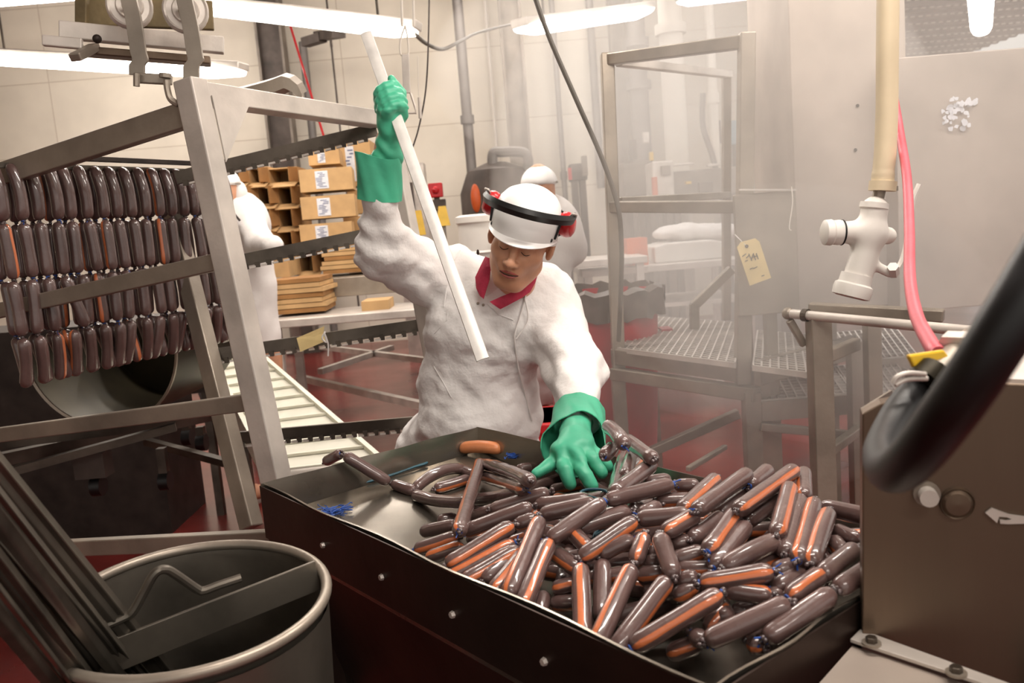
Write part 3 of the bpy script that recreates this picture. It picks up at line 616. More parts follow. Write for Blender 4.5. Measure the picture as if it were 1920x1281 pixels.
def SS(a, b, x): t = min(1, max(0, (x-a)/(b-a))); return t*t*(3-2*t)
def heap(x, y):
    p = V((x, y, 0))-TA; s, t = p@TU, p@TV
    a = SS(.22, .72, s)*(1-.35*SS(1.0, 1.28, s)*(1-SS(.2, .5, t))); b = .3+.7*SS(-.02, .3, t)
    low = 1-.8*SS(.8, 1.05, s)*(1-SS(.02, .22, t))
    return zf_-.005+.02+.120*a*b*low
def hit(px, py, lay):
    d = _ray(px, py); Y = .7
    while Y < 2.6:
        p = EYE+d*(Y/d[1])
        fz = floorz(max(0, min(TL, (p-TA)@TU)), max(0, min(TW, (p-TA)@TV)))+.016; z = max(fz, heap(p[0], p[1])-.026*lay)
        if p[2] <= z: break
        Y += .004
    q = p-TA; s, t = q@TU, q@TV
    return p
N_ = None
PILE = [ # x0,y0,x1,y1, layer, stripe side, bend(px up), z overrides
 (775,920,870,880,.3,N_,14), (864,880,890,892,.2,N_,0), (777,928,882,940,0,N_,-6), (888,938,985,920,.2,N_,-3), (815,918,882,898,.5,.5,0),
 (900,868,861,998,-1.3,-.85,0), (906,870,996,903,-1,N_,4), (905,893,985,918,-.3,.3,0), (880,962,932,944,1.2,N_,0), (882,970,932,954,1,N_,0),
 (868,998,999,950,0,.95,0), (920,957,1031,923,.5,N_,0), (790,998,856,984,1,N_,0), (820,976,858,971,1.5,.8,0), (777,1033,862,1006,.5,.15,0),
 (799,1048,870,1024,.8,-.6,0), (836,1062,963,984,-.3,.1,0), (964,986,1008,970,.4,.9,0), (838,1086,966,1018,.3,-.55,0), (865,1095,976,1030,.1,.05,0),
 (905,1092,976,1030,.3,N_,0), (922,1115,986,1036,0,-.35,0), (1013,973,952,1120,-.6,-.75,0), (1030,1015,978,1142,-.4,.05,0), (1021,1112,1002,1176,1.8,N_,0),
 (988,920,1060,894,.9,N_,0), (1032,920,1100,906,1.7,.55,0), (1003,948,1106,936,.6,.8,0), (1012,966,1117,942,0,N_,0), (1134,940,1028,1013,-.5,N_,0),
 (1136,939,1262,908,-.5,N_,0), (1263,911,1312,911,.2,N_,0), (1139,800,1172,836,-3.2,N_,6), (1175,824,1226,862,-1.6,N_,0), (1174,842,1153,926,-.2,N_,4),
 (1186,852,1172,897,-.2,N_,4), (1132,856,1150,838,-2.2,N_,0), (1204,866,1178,898,.2,0,0), (1224,870,1150,926,-.7,N_,0), (1208,905,1258,898,1,N_,0),
 (1230,940,1302,937,.5,.65,0), (1236,948,1200,966,.3,N_,0), (1180,957,1206,949,.8,N_,0), (1183,959,1080,994,.4,N_,3),
 (1194,973,1294,965,-.3,N_,0), (1087,1048,1193,975,-.4,.5,0), (1072,996,1104,1030,.3,-.1,0), (1124,1043,1192,1012,.2,N_,4), (1209,1002,1190,1056,-.2,-.05,0),
 (1236,1004,1264,1082,-.6,N_,0), (1308,964,1243,1001,-.5,-.35,0), (1256,1024,1297,1012,.5,N_,0), (1211,1046,1242,1030,.9,N_,0), (1208,1060,1240,1050,.9,N_,0),
 (1258,1052,1322,1033,.4,.7,0), (1100,1085,1180,1076,1.1,.5,0), (1192,1079,1247,1074,.9,.5,0), (1268,1068,1352,1067,.7,.35,0), (1036,1034,1086,1070,.8,.5,0),
 (1089,1060,1093,1208,-.3,.15,0), (1130,1051,1128,1166,.5,N_,0), (1186,1062,1114,1218,-.6,-.7,0), (1035,1106,1084,1094,1.4,-.2,0), (1033,1131,1084,1131,2,.85,0),
 (1254,1084,1148,1227,-.4,.85,0), (1207,1105,1270,1112,1.8,N_,0), (1262,1122,1309,1099,.7,.5,0), (1266,1091,1311,1082,.4,N_,0), (1312,1094,1451,1072,-.4,-.05,0),
 (1448,1073,1506,1054,.2,N_,0), (1398,1070,1470,1042,.7,.3,0), (1400,984,1336,1066,0,N_,0), (1355,1066,1461,1012,-.4,N_,3), (1380,961,1326,1036,-.5,.3,0),
 (1354,969,1294,1013,.4,N_,0), (1491,880,1381,959,-1,.15,0), (1404,887,1303,960,-.9,N_,0), (1343,897,1278,957,-.2,.1,0), (1442,880,1404,912,-.3,N_,0),
 (1412,914,1346,966,.5,N_,0), (1464,936,1392,981,.2,N_,0), (1481,912,1457,1004,-.8,.55,0), (1501,934,1470,1040,-.1,.9,0), (1527,940,1496,1052,-.4,-.6,0),
 (1554,960,1520,1060,-.3,-.65,4), (1507,884,1507,934,-.2,.7,0), (1538,950,1640,972,.2,N_,0), (1560,993,1613,1016,.6,N_,0), (1606,1027,1537,1082,-.1,N_,0),
 (1544,1074,1476,1122,-.1,-.2,0), (1522,1062,1450,1106,.4,N_,0), (1640,1060,1566,1107,0,N_,0), (1564,1110,1434,1200,-.4,N_,0), (1481,1130,1321,1204,-.6,N_,0),
 (1352,1104,1448,1119,.3,-.9,0), (1354,1112,1183,1216,-.6,.1,0), (1364,1132,1325,1184,1.2,0,0), (1250,1228,1316,1205,.9,.1,0), (1296,1188,1324,1206,.2,N_,0),
 (1403,1204,1434,1216,.4,.6,0), (1420,1134,1466,1110,.6,N_,0), (968,881,1026,872,.8,N_,0), (1560,1012,1585,1042,.6,.8,0), (1400,1210,1440,1190,1.2,N_,0),
 (1330,990,1300,1030,1,N_,0), (1370,1150,1430,1140,1.8,N_,0), (950,1060,1000,1090,1.6,N_,0), (1000,1020,960,1080,1.4,N_,0), (1520,1020,1560,1075,1,N_,0),
]
def region(px, py):
    if py < 905 and px < 1130 and px > 1050: return 'beside the gloved hand'
    if px < 900 and py < 950: return 'in the loose loop, empty end'
    if px < 1050 and py < 970: return 'between loose loop and glove'
    if px < 1030 and py >= 970: return 'fanned at the front left rim'
    if py < 930 and px < 1300: return 'behind the glove, far rim'
    if px > 1290 and py < 1010 and px < 1450: return 'on the crest near the far rim'
    if px >= 1450 and py < 1085: return 'upright beside the steel machine'
    if py < 1000: return 'on the top middle of the heap'
    if py < 1075: return 'halfway down the heap middle'
    if px < 1300: return 'at the middle of the near rim'
    return 'in the near right tray corner'
recs = []
for e in PILE:
    x0, y0, x1, y1, lay, s, bd = e[:7]
    a, b = hit(x0, y0, lay), hit(x1, y1, lay); L = np.linalg.norm(b-a); recs.append([a, b, s, bd, (x0+x1)/2, (y0+y1)/2, L, lay])
recs.append([V(W(645, 853, 1.97)), V(WZ(731, 906, .846)), N_, 0, 688, 880, .2, -1])
recs.append([V(WZ(735, 907, .842)), V(WZ(779, 922, .832)), N_, 0, 757, 914, .08, -1])
recs.append([V(W(640, 850, 1.99)), V(W(610, 866, 2.05)), N_, 0, 620, 858, .06, -1])
grp = {}
for k, r in enumerate(recs): grp.setdefault((region(r[4], r[5]), r[2] is None), []).append(k)
lab = {}
for (rg, pl), ks in grp.items():
    ks.sort(key=lambda k: recs[k][4]); n = len(ks)
    for i, k in enumerate(ks):
        nm = 'plain brown sausage' if pl else 'orange striped brown sausage'
        lab[k] = f'{nm} {rg}' if n == 1 else f'{nm} {rg}, ' + ('leftmost' if i == 0 else 'rightmost' if i == n-1 else ORD[i]+' from the left')
for k, (a, b, s, bd, px, py, L, lay) in enumerate(recs):
    c = (a+b)/2; r = .0143 if L > .07 else .0133
    if L > .19: print('LONG', k, round(L, 3), PILE[k][:4] if k < len(PILE) else '')
    place_sausage(a, b, r, s, bd/FPX*np.linalg.norm(c-EYE), CU, (0, 1) if lay < .6 else (), 'sausages heaped in the tray', lab[k], mat_='sausage_striped' if s is not None else 'sausage')
for k in range(84):       # the links buried under them
    for _ in range(20):
        s_, t_ = random.uniform(.42, 1.2), random.uniform(.06, .56); p = T(s_, t_); h = heap(p[0], p[1]); z = h-.026*random.uniform(2.1, 3.6)
        if z > zf_+.018 and h > zf_+.07: break
    else: continue
    a = random.uniform(0, PI); d = V((math.cos(a), math.sin(a), random.uniform(-.12, .12)))*.07; c = V((p[0], p[1], z))
    for q in (c-d, c+d):
        w = q-TA; s2, t2 = w@TU, w@TV
        if not (.03 < s2 < TL-.03 and .03 < t2 < TW-.03): c = c+(T(.85, .3, z)-c)*.25
    place_sausage(c-d, c+d, .0150, random.choice([None, .3, -.6, None]), 0, (0, 0, 1), (), 'sausages heaped in the tray', 'brown sausage lying low in the heap, mostly covered by other sausages')
# skinless orange sausage and the strings
o = place_sausage(WZ(862, 841, .858), WZ(940, 843, .856), .0165, None, .006, CU, (), None, 'pale orange skinless sausage lying alone in the far corner of the tray', mat_='orange_meat', name='bare_sausage')
def strand(c, spread, n, seed, m, label, flat=.35, axis=None):
    rg = random.Random(seed); mb = MB(); c = V(c)
    for k in range(n):
        P = []; q = c+V((rg.uniform(-1, 1), rg.uniform(-1, 1), 0))*spread*.4
        for j in range(6): P.append(q.copy()); q = q+V((rg.uniform(-1, 1), rg.uniform(-1, 1), rg.uniform(-.3, .3)*flat))*spread*.6+((c-q)*.5 if axis is None else V(axis)*.5); q[2] = max(q[2], floorz(*((lambda w_: (w_@TU, w_@TV))(q-TA)))+.004)
        mb.tube(smoothpath(P, 4), .0011, 5)
    return tag(mb.build('string_tangle', m, smooth=True), label, 'string')
strand(WZ(617, 955, .83), .04, 22, 1, 'blue_string', 'flattened tangle of blue string at the left end of the tray', axis=TU*.012)
strand(WZ(966, 853, .852), .03, 24, 2, 'blue_string', 'bright blue string tangle beside the bare orange sausage', .9)
tag(MB().tube(smoothpath([WZ(648, 913, .838), WZ(700, 901, .84), WZ(745, 887, .842), WZ(775, 876, .845), WZ(800, 868, .846), WZ(790, 862, .847)]), [.003]*17+[.005]*19+[.006]*5 if 0 else .0035, 6).build('string', 'teal_string', smooth=True), 'long teal string lying across the empty end of the tray', 'string')
zt_ = heap(*hit(1130, 970, 0)[:2])+.03
tag(MB().tube(smoothpath([W(1128, 938, 1.62), W(1090, 925, 1.66), W(1105, 918, 1.66), W(1138, 922, 1.62), W(1140, 950, 1.52), W(1132, 968, 1.5), W(1112, 1010, 1.42), W(1128, 985, 1.46), W(1134, 962, 1.5), W(1165, 975, 1.46), W(1150, 985, 1.44), W(1115, 1005, 1.42)]), .0028, 6).build('string', 'teal_string', smooth=True), 'knotted teal string across the middle of the heap', 'string')

# ================================================================ hanging rack
TH = math.radians(6.5); va = math.radians(24); RV = V((math.sin(va), math.cos(va), 0)); ul = V((-math.cos(va), math.sin(va), 0))
RU = ul*math.cos(TH)-V((0, 0, 1))*math.sin(TH); RD = -V((0, 0, 1))*math.cos(TH)-ul*math.sin(TH)
T1 = W(356, 150, 2.1); RP = lambda u, v, h: T1+RU*u+RV*v+RD*h
RLU, RLV, RLH = .82, .85, 1.15
rack = thing('sausage_rack', RP(.4, .42, RLH), 'tall tilted stainless rack hanging from the overhead trolley, full of sausages', 'rack')
RLU = 1.15
MB().bar(W(722, 205, 2.88), W(845, 832, 2.75), .05, .05, RV).build('post', 'steel_light', rack, bevel=.004)
MB().bar(W(318, 380, 2.95), W(472, 990, 2.5), .055, .05, RV).build('post', 'steel', rack, bevel=.004)
for nm, u, v in (('post', 0, 0), ('post', RLU, 0)):
    MB().bar(RP(u, v, 0), RP(u, v, RLH), .058, .055, RV).build(nm, 'steel_light' if u == 0 else 'steel', rack, bevel=.004)
for h, hh in ((.075, .06), (.43, .042), (.78, .042), (1.13, .045)):
    MB().bar(RP(.03, 0, h), RP(RLU, 0, h), hh, .03, RV).build('crossbar', 'steel', rack, bevel=.003)
for h in (.03,):
    for u in (0,):
        MB().bar(RP(u, .03, h), RP(u, RLV-.03, h), .05, .045, RU).build('end_bar', 'steel_light', rack, bevel=.003)
for x0, y0, x1, y1 in ((330, 334, 706, 243), (400, 500, 748, 428), (384, 668, 792, 609), (416, 824, 800, 790)):
    a, b = W(x0, y0, 2.74), W(x1, y1, 2.84); m = MB().bar(a, b, .04, .012, RV); n = int(np.linalg.norm(b-a)/.036); dd = unit(b-a)
    for k in range(n): p = a+dd*(.03+k*.036)-V((0, .006, .022)); m.box(p, (.015, .012, .018))
    m.build('notched_rail', 'steel_dark', rack)
    m = MB()
    for k in range(n-1): p = a+dd*(.042+k*.036)-V((0, .008, .027)); m.bar(p, p+dd*.019, .006, .012, RV)
    tag(m.build('notch_tab', 'steel_light', rack), 'bright notch tabs')['kind'] = 'stuff'
MB().prism([RP(-.03, 0.03, .04), RP(-.03, .16, .05), RP(-.03, .03, .2)], RU*.004).build('gusset', 'steel_light', rack)
m = MB(); G = []
for x_, y_ in ((405, 176), (440, 168), (480, 158), (515, 148), (538, 139), (552, 143), (566, 155), (574, 172)):
    q = W(x_, y_, 2.75); G.append([q, q+RD*.012+RV*-.03, q+RD*.045+RV*-.03, q+RD*.05])
m.grid(G, .004).build('top_channel', 'steel', rack)
tg = W(583, 634, 2.75); t = thing('paper_tag', tg, 'yellow tag tied with white string to the third notched rail', 'tag')
m = MB(); m.prism([W(556, 634, 2.74), W(608, 612, 2.74), W(606, 626, 2.74), W(610, 640, 2.73), W(563, 660, 2.73)], (0, .002, 0)); m.build('card', 'yellow_card', t)
MB().tube(smoothpath([W(610, 622, 2.70), W(604, 634, 2.69), W(612, 642, 2.69), W(608, 625, 2.69), W(615, 645, 2.69), W(615, 668, 2.69)]), .0025, 6).build('string', 'cloth_white', t, smooth=True)

r_ = .0168
SU, SH = .66, .07
tag(MB().bar(RP(SU, -.08, SH-.01), RP(SU, RLV-.01, SH-.01), .016, .014).build('smoke_stick', 'rod_steel'), 'steel stick across the rack carrying the hanging sausages', 'stick')
tag(MB().bar(RP(SU-.06, .18, SH-.022), RP(SU-.06, .62, SH-.022), .03, .012).build('flat_bar', 'iron'), 'dark flat bar lying over the hung sausages', 'bar')
HM = {}
def hang_mesh(key, L, bend, stripe):
    k = (key, round(bend, 3), stripe)
    if k not in HM: HM[k] = sausage_mesh(L, r_, bend, (0, 0, 1), (0, math.cos(stripe), math.sin(stripe)) if stripe is not None else (0, 1, 0), 'sausage_striped' if stripe is not None else 'sausage')
    return HM[k]
NC = 17; Z = V((0, 0, 1))
for i in range(NC):
    v0 = -.07+i*.053; base = RP(SU, v0, 0); base[2] = RP(SU, 0, SH)[2]
    for side in (0, 1):
        off = -ul*.034 if side == 0 else ul*.03+RV*.026
        zt = base[2]+.008; L = .148
        tops = base+off
        for j in range(4):
            jit = V((random.uniform(-.004, .004), random.uniform(-.004, .004), 0)); g = .005
            a = V((tops[0], tops[1], zt-j*(L+g)))+jit; b = a-Z*L
            if j == 0: a = a+(-off*.45)+Z*.006
            if j == 3: dx = (ul*.035 if side == 0 else -ul*.02)+RV*random.uniform(-.01, .02); b = b+dx*(1+.5*i/NC)+Z*(.012)
            elif j: b = b+ul*random.uniform(-.006, .006)+RV*random.uniform(-.008, .008)
            if (i, side, j) == (3, 0, 2): b = b-ul*.02+RV*.03
            wh = ('topmost', 'second', 'third', 'lowest')[j]
            lb = f'{wh} sausage of the {ORD[i]} front strand from the left on the rack' if side == 0 else f'{wh} sausage of the strand behind the {ORD[i]} front strand on the rack'
            st = random.random() < .15
            o = place_sausage(a, b, r_, random.choice([-.5, .5, .8, -.8, .2]) if st else None, .012 if j == 0 else .006 if j == 3 else .002, -ul if j != 3 else -ul, (1,) if j < 3 else (), 'sausages hanging on the rack', lb, mat_='sausage_striped' if st else 'sausage')
tag(MB().tube(smoothpath([W(28, 562, 2.3), W(22, 575, 2.3), W(30, 588, 2.3), W(38, 572, 2.3), W(30, 562, 2.3)]), .003, 6).build('string_loop', 'teal_string', smooth=True), 'small teal string loop hanging among the sausages under the second crossbar', 'string')

# ---- overhead rail and trolley
rail = thing('overhead_rail', W(265, 80, 2.3), 'rusty painted overhead rail end above the hanging rack', 'rail')
def sl(x0, y0, x1, y1, Y0, Y1, w, h, nm, m, par, side=(0, 0, 1)):
    MB().bar(W(x0, y0, Y0), W(x1, y1, Y1), w, h, side).build(nm, m, par, bevel=.003)
sl(112, 56, 420, 86, 2.26, 2.36, .03, .042, 'rail_bar', 'steel_light', rail)
sl(150, 96, 395, 116, 2.27, 2.36, .05, .02, 'lower_flange', 'steel_brushed', rail)
sl(80, 76, 155, 83, 2.22, 2.24, .02, .026, 'stop_bar', 'steel_light', rail)
sl(140, 108, 178, 88, 2.18, 2.27, .03, .02, 'end_hook', 'steel', rail)
sl(154, -40, 154, 48, 2.3, 2.3, .02, .03, 'bracket', 'rail_rust', rail, (1, 0, 0))
sl(158, 20, 400, 30, 2.34, 2.42, .02, .075, 'web_plate', 'rail_rust', rail)
MB().ball(W(182, 73, 2.22), .011).build('bolt', 'iron', rail, smooth=True)
tro = thing('trolley', W(300, 60, 2.18), 'two wheeled steel trolley on the overhead rail carrying the rack', 'trolley')
for cx, cy in ((243, 12), (348, 20)):
    c = W(cx, cy, 2.2); n = unit(c-EYE)*V((1, 1, 0)); n = unit(n); R = frame(n)
    MB().lathe(c, [(.018, -.012), (.03, -.014), (.033, -.008), (.045, -.008), (.05, -.012), (.054, -.008), (.054, .01), (.018, .012), (.018, -.012)], 28, R).build('wheel', 'steel_light', tro, smooth=True)
    MB().cyl(c-n*.03, c+n*.02, .012, n=12).build('axle', 'steel_dark', tro)
for pts in (((232, -30), (247, 25), (253, 60), (258, 95), (262, 112), (256, 122), (256, 140)), ((338, -30), (352, 30), (358, 60), (364, 100), (366, 112), (358, 124), (358, 150))):
    G = []
    for x, y in smoothpath([(a, b, 0) for a, b in pts], 5) and [tuple(q[:2]) for q in smoothpath([(a, b, 0) for a, b in pts], 5)]:
        p = W(x, y, 2.13); G.append([p-CR*.019, p+CR*.019])
    MB().grid(G, .008).build('strap', 'steel', tro, bevel=.001)
sl(252, 146, 322, 150, 2.12, 2.12, .016, .024, 'link_bar', 'steel', tro)
MB().cyl(W(256, 138, 2.1), W(256, 162, 2.1), .008, n=8).build('pin', 'steel', tro); MB().cyl(W(310, 138, 2.1), W(310, 146, 2.1), .014, n=12).build('pin', 'steel', tro)
MB().tube(smoothpath([W(312, 150, 2.1), W(314, 168, 2.1), W(320, 186, 2.1), W(335, 196, 2.1)]), .008, 8).build('hook', 'steel', tro, smooth=True)

# ---- curved trough and cart behind the rack
tr = thing('curved_trough', W(185, 790, 3.1), 'round bottomed bronze coloured trough below the hanging sausages', 'trough')
c = W(185, 655, 3.05); Ry = frame((.1, 1, .02), (1, 0, 0)); R0 = .285
MB().lathe(c, [(R0, 0), (R0, .55)], 36, Ry, a0=math.radians(-5), a1=math.radians(185)).build('shell', 'bronze', tr, smooth=True)
o = MB().lathe(c, [(R0-.003, 0), (R0+.006, -.004), (R0+.006, .006), (R0-.003, .006)], 36, Ry, a0=math.radians(-5), a1=math.radians(185)).build('rim', 'steel', tr, smooth=True)
MB().lathe(c+Ry[:, 2]*.55, [(0, 0), (R0, 0)], 36, Ry, a0=math.radians(-5), a1=math.radians(185)).build('end_plate', 'bronze', tr)
cart = thing('trough_cart', (c[0], 3.4, 0), 'low dark steel cart frame on casters under the trough', 'cart')
for x0, y0, x1, y1, Y0, Y1, w, h in ((-60, 875, 405, 776, 3.2, 3.9, .05, .05), (-60, 835, 330, 790, 3.15, 3.5, .04, .05), (275, 828, 425, 868, 3.9, 3.5, .035, .03), (0, 890, 330, 800, 3.1, 3.3, .04, .03)):
    MB().bar(W(x0, y0, Y0), W(x1, y1, Y1), w, h).build('frame_bar', 'steel_dark', cart)
for px, py, Y in ((175, 850, 3.3), (302, 840, 3.5), (348, 790, 4.0), (375, 800, 3.9)):
    p = W(px, py, Y); zz = W(px, py+(62 if px < 320 else 30), Y)[2]; MB().bar(p, (p[0], p[1], zz), .035, .035, (1, 0, 0)).build('caster_leg', 'steel_dark', cart); MB().cyl((p[0]-.02, p[1], zz), (p[0]+.02, p[1], zz), .04, n=16).build('caster', 'black_rubber', cart, smooth=True)
p = W(175, 870, 3.3); MB().box(p, (.12, .08, .1)).build('motor_box', 'machine_dark', cart)
o = MB().box((W(150, 700, 4.4)[0]-.35, 4.5, .55), (1.55, .5, 1.1)).build('shade_box', 'iron'); tag(o, 'added dark box standing in for shade behind the hanging sausages', 'cabinet')  # added dark box, stands in for the deep shade behind the trough
o = MB().bar(W(362, 640, 3.7), W(378, 735, 3.7), .09, .05, (0, 1, 0)).build('guard_plate', 'machine_dark'); tag(o, 'narrow brown guard plate hanging right of the trough', 'plate')
# ---- white inclined belt
cv = thing('belt_conveyor', (W(560, 800, 3.3)[0], 3.4, 0), 'white cleated belt conveyor sloping down behind the rack posts', 'conveyor')
A0, A1, B0, B1 = W(372, 628, 4.5), W(432, 618, 4.5), W(505, 885, 3.05), W(712, 862, 3.0)
G = [[A0+(B0-A0)*i/30+(A1-A0+(B1-B0-A1+A0)*i/30)*k/6 for k in range(7)] for i in range(31)]
MB().grid(G, .02).build('belt', 'belt_white', cv)
for i in range(2, 31, 2):
    q0, q1 = G[i][0], G[i][6]; MB().bar(q0+(0, 0, .004), q1+(0, 0, .004), .02, .010).build('cleat', 'belt_white', cv)
for q0, q1 in ((A0, B0), (A1, B1)): MB().bar(q0-(0, 0, .03), q1-(0, 0, .03), .02, .09).build('side_rail', 'belt_white', cv)
MB().cyl(B0-(0, 0, .03), B1-(0, 0, .03), .035, n=14).build('roller', 'steel_light', cv, smooth=True)
for q in (A0, A1, B0, B1): MB().box((q[0], q[1], (q[2]-.05)/2), (.04, .04, q[2]-.05)).build('leg', 'steel_dark', cv)
# ================================================================ steel barrel with sticks (front left)
bc = V((-.52, 1.245, .9)); Rb = frame((.05, -.07, 1), (1, 0, 0)); BR = .203
bar_ = thing('steel_barrel', (bc[0], bc[1], 0), 'round stainless barrel with a rolled rim and handled crossplate, front left', 'barrel')
mb = MB().lathe(bc, [(BR, .0), (BR-.006, -.02), (BR-.012, -.4), (BR-.02, -.78), (BR-.05, -.8), (0, -.8), (0, -.805), (BR-.045, -.805), (BR-.012, -.78), (BR-.004, -.4), (BR+.002, -.02)], 48, Rb); mb.build('shell', 'bin_steel', bar_, smooth=True)
ring = [bc+Rb@V((BR*math.cos(2*PI*k/64), BR*math.sin(2*PI*k/64), 0)) for k in range(64)]
MB().tube(ring, .0085, 12, closed=True).build('rim', 'steel', bar_, smooth=True)
MB().cyl((bc[0], bc[1], 0), (bc[0], bc[1], .1), .17, n=32).build('base_ring', 'iron', bar_)
pa, pb = W(128, 1232, 1.13), W(592, 1052, 1.33)
mb = MB().bar(pa-(0, 0, .024), pb-(0, 0, .024), .006, .05); mb.build('crossplate', 'bin_steel', bar_, bevel=.001)
hb = MB().tube(smoothpath([W(176, 1182, 1.14), W(232, 1158, 1.165), W(250, 1146, 1.17), W(268, 1115, 1.175), W(290, 1076, 1.18), W(310, 1068, 1.19), W(330, 1078, 1.2), (W(368, 1104, 1.22)), W(382, 1108, 1.225), W(410, 1098, 1.235), W(452, 1084, 1.25)], 6), .0068, 10); hb.build('handle', 'bin_steel', bar_, smooth=True)
# smoke sticks: folded V bars leaning out of the barrel
ups = [(-60, 792, .98), (-60, 835, .96), (-60, 850, .9), (-60, 895, .93), (-60, 905, .85), (-60, 950, .9), (-60, 968, .82), (-60, 1012, .86), (-60, 1030, .8), (-60, 1065, .84), (-60, 1090, .76)]
los = [(352, 1300, 1.27), (318, 1290, 1.25), (300, 1310, 1.24), (278, 1296, 1.22), (262, 1320, 1.2), (240, 1300, 1.19), (205, 1316, 1.16), (190, 1306, 1.14), (165, 1320, 1.11), (135, 1296, 1.1), (105, 1290, 1.06)]
import itertools
for k_ in range(10, 0, -1):
    ua, ub, la, lb_ = ups[k_-1], ups[k_], los[k_-1], los[k_]; ups.insert(k_, tuple((ua[i]+ub[i])/2+(.035 if i == 2 else -8) for i in range(3))); los.insert(k_, tuple((la[i]+lb_[i])/2+(.02 if i == 2 else -6) for i in range(3)))
ORD += ['twenty-first']
for k, (u_, l_) in enumerate(zip(ups, los)):
    a, b = W(*u_), W(*l_); d = unit(b-a); b = b+d*.18; sd = unit(np.cross(d, EYE-a)); upv = unit(np.cross(sd, d)); ang = .6+.5*math.sin(k*2.1)
    mb = MB(); n1 = sd*math.cos(ang)-upv*math.sin(ang); n2 = -sd*math.cos(ang)-upv*math.sin(ang); w = .0088+.0012*math.sin(k*1.9); prof = [n1*w, n1*w*.5, n1*w*.1+upv*.0015, n2*w*.1+upv*.0015, n2*w*.5, n2*w]
    mid = (a+b)/2+upv*random.uniform(-.004, .004)
    mb.grid([[q+p for p in prof] for q in smoothpath([a, mid, b], 8)], .0016)
    o = mb.build('smoke_stick', 'rod_steel', smooth=True, autos=50)
    tag(o, ('topmost grey smoke stick leaning out of the barrel' if k == 0 else 'lowest grey smoke stick leaning out of the barrel' if k == len(ups)-1 else f'grey smoke stick leaning out of the barrel, {ORD[k]} from the top'), 'stick', 'smoke sticks in the barrel')
# ================================================================ steel machine panel (front right)
un = -TV    # the panel faces the camera side, roughly parallel to the tray's long side
def onp(px, py, q0, n_): d = _ray(px, py); return EYE+d*(((V(q0)-EYE)@n_)/(d@n_))
q0 = W(1617, 1190, 1.06); n_ = unit(V((-.30, -1, 0)))
mach = thing('steel_machine', (q0[0]+.2, q0[1]+.1, 0), 'brushed stainless machine housing at the front right beside the tray', 'machine')
poly = [onp(1617, 1195, q0, n_), onp(1617, 776, q0, n_), onp(1655, 757, q0, n_), onp(2050, 660, q0, n_), onp(2060, 1380, q0, n_)]
poly = [onp(1617, 1195, q0, n_), onp(1617, 776, q0, n_), onp(1652, 757, q0, n_), onp(1860, 718, q0, n_), onp(2060, 726, q0, n_), onp(2060, 1345, q0, n_)]
MB().prism(poly, -n_*.03).build('front_panel', 'steel_brushed', mach, bevel=.002)
bk = V((.66, .75, 0))*.12
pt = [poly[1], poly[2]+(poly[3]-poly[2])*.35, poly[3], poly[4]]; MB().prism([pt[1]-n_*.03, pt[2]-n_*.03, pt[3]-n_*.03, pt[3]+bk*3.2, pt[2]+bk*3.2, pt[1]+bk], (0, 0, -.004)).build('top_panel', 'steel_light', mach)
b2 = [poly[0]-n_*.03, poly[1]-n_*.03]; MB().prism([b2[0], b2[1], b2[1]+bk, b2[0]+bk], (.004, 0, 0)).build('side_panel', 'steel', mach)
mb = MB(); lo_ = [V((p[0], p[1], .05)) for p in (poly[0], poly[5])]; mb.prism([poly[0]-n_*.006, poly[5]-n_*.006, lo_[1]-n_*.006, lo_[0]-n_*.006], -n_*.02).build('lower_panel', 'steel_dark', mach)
for y in (.0,): MB().box((q0[0]+.3, q0[1]+.1, .03), (.3, .2, .06)).build('foot', 'iron', mach)
c = onp(1737, 925, q0, n_); MB().cyl(c, c+n_*.022, .011, n=16).build('bolt', 'steel_light', mach, smooth=True); MB().cyl(c, c+n_*.005, .016, n=16).build('washer', 'steel', mach)
c = onp(1794, 943, q0, n_); R = frame(n_); MB().lathe(c, [(0, .009), (.014, .008), (.018, .004), (.0195, .0055), (.021, .0)], 28, R).build('round_cap', 'steel_brushed', mach, smooth=True)
P_ = lambda L_: [onp(x, y, q0, n_)+n_*.001 for x, y in L_]
tagm = MB().prism(P_([(1846, 960), (1858, 951), (1890, 963), (1925, 968), (1925, 980), (1888, 981), (1874, 980), (1873, 972), (1884, 974), (1896, 972), (1886, 968), (1872, 967), (1868, 979)]), n_*.003)
tag(tagm.build('emblem', 'steel_light', mach), 'raised arrow shaped metal emblem')
# bolted light plate at its foot
zp = onp(1617, 1195, q0, n_)[2]; pl = thing('bolted_plate', WZ(1750, 1280, zp), 'pale steel shelf plate bolted along the foot of the machine, front right corner', 'plate')
MB().prism([WZ(1594, 1205, zp), WZ(1613, 1186, zp), WZ(1925, 1300, zp), WZ(1925, 1345, zp), WZ(1850, 1290, zp)], (0, 0, .005)).build('bolt_strip', 'steel_light', pl, bevel=.001)
MB().prism([WZ(1598, 1210, zp-.006), WZ(1850, 1296, zp-.006), WZ(1925, 1350, zp-.006), WZ(1925, 1420, zp-.006), WZ(1430, 1400, zp-.006)], (0, 0, -.006)).build('shelf_sheet', 'steel_panel', pl, bevel=.001)
for x, y in ((1634, 1208), (1793, 1264)):
    c = WZ(x, y, zp+.005); MB().cyl(c, c+(0, 0, .003), .012, n=20).build('washer', 'steel', pl); MB().cyl(c, c+(0, 0, .01), .0075, n=6).build('bolt', 'steel_dark', pl, bevel=.001)
c = WZ(1700, 1330, 0); MB().box((.62, .9, zp/2-.01), (.05, .05, zp-.03)).build('support', 'steel_dark', pl)
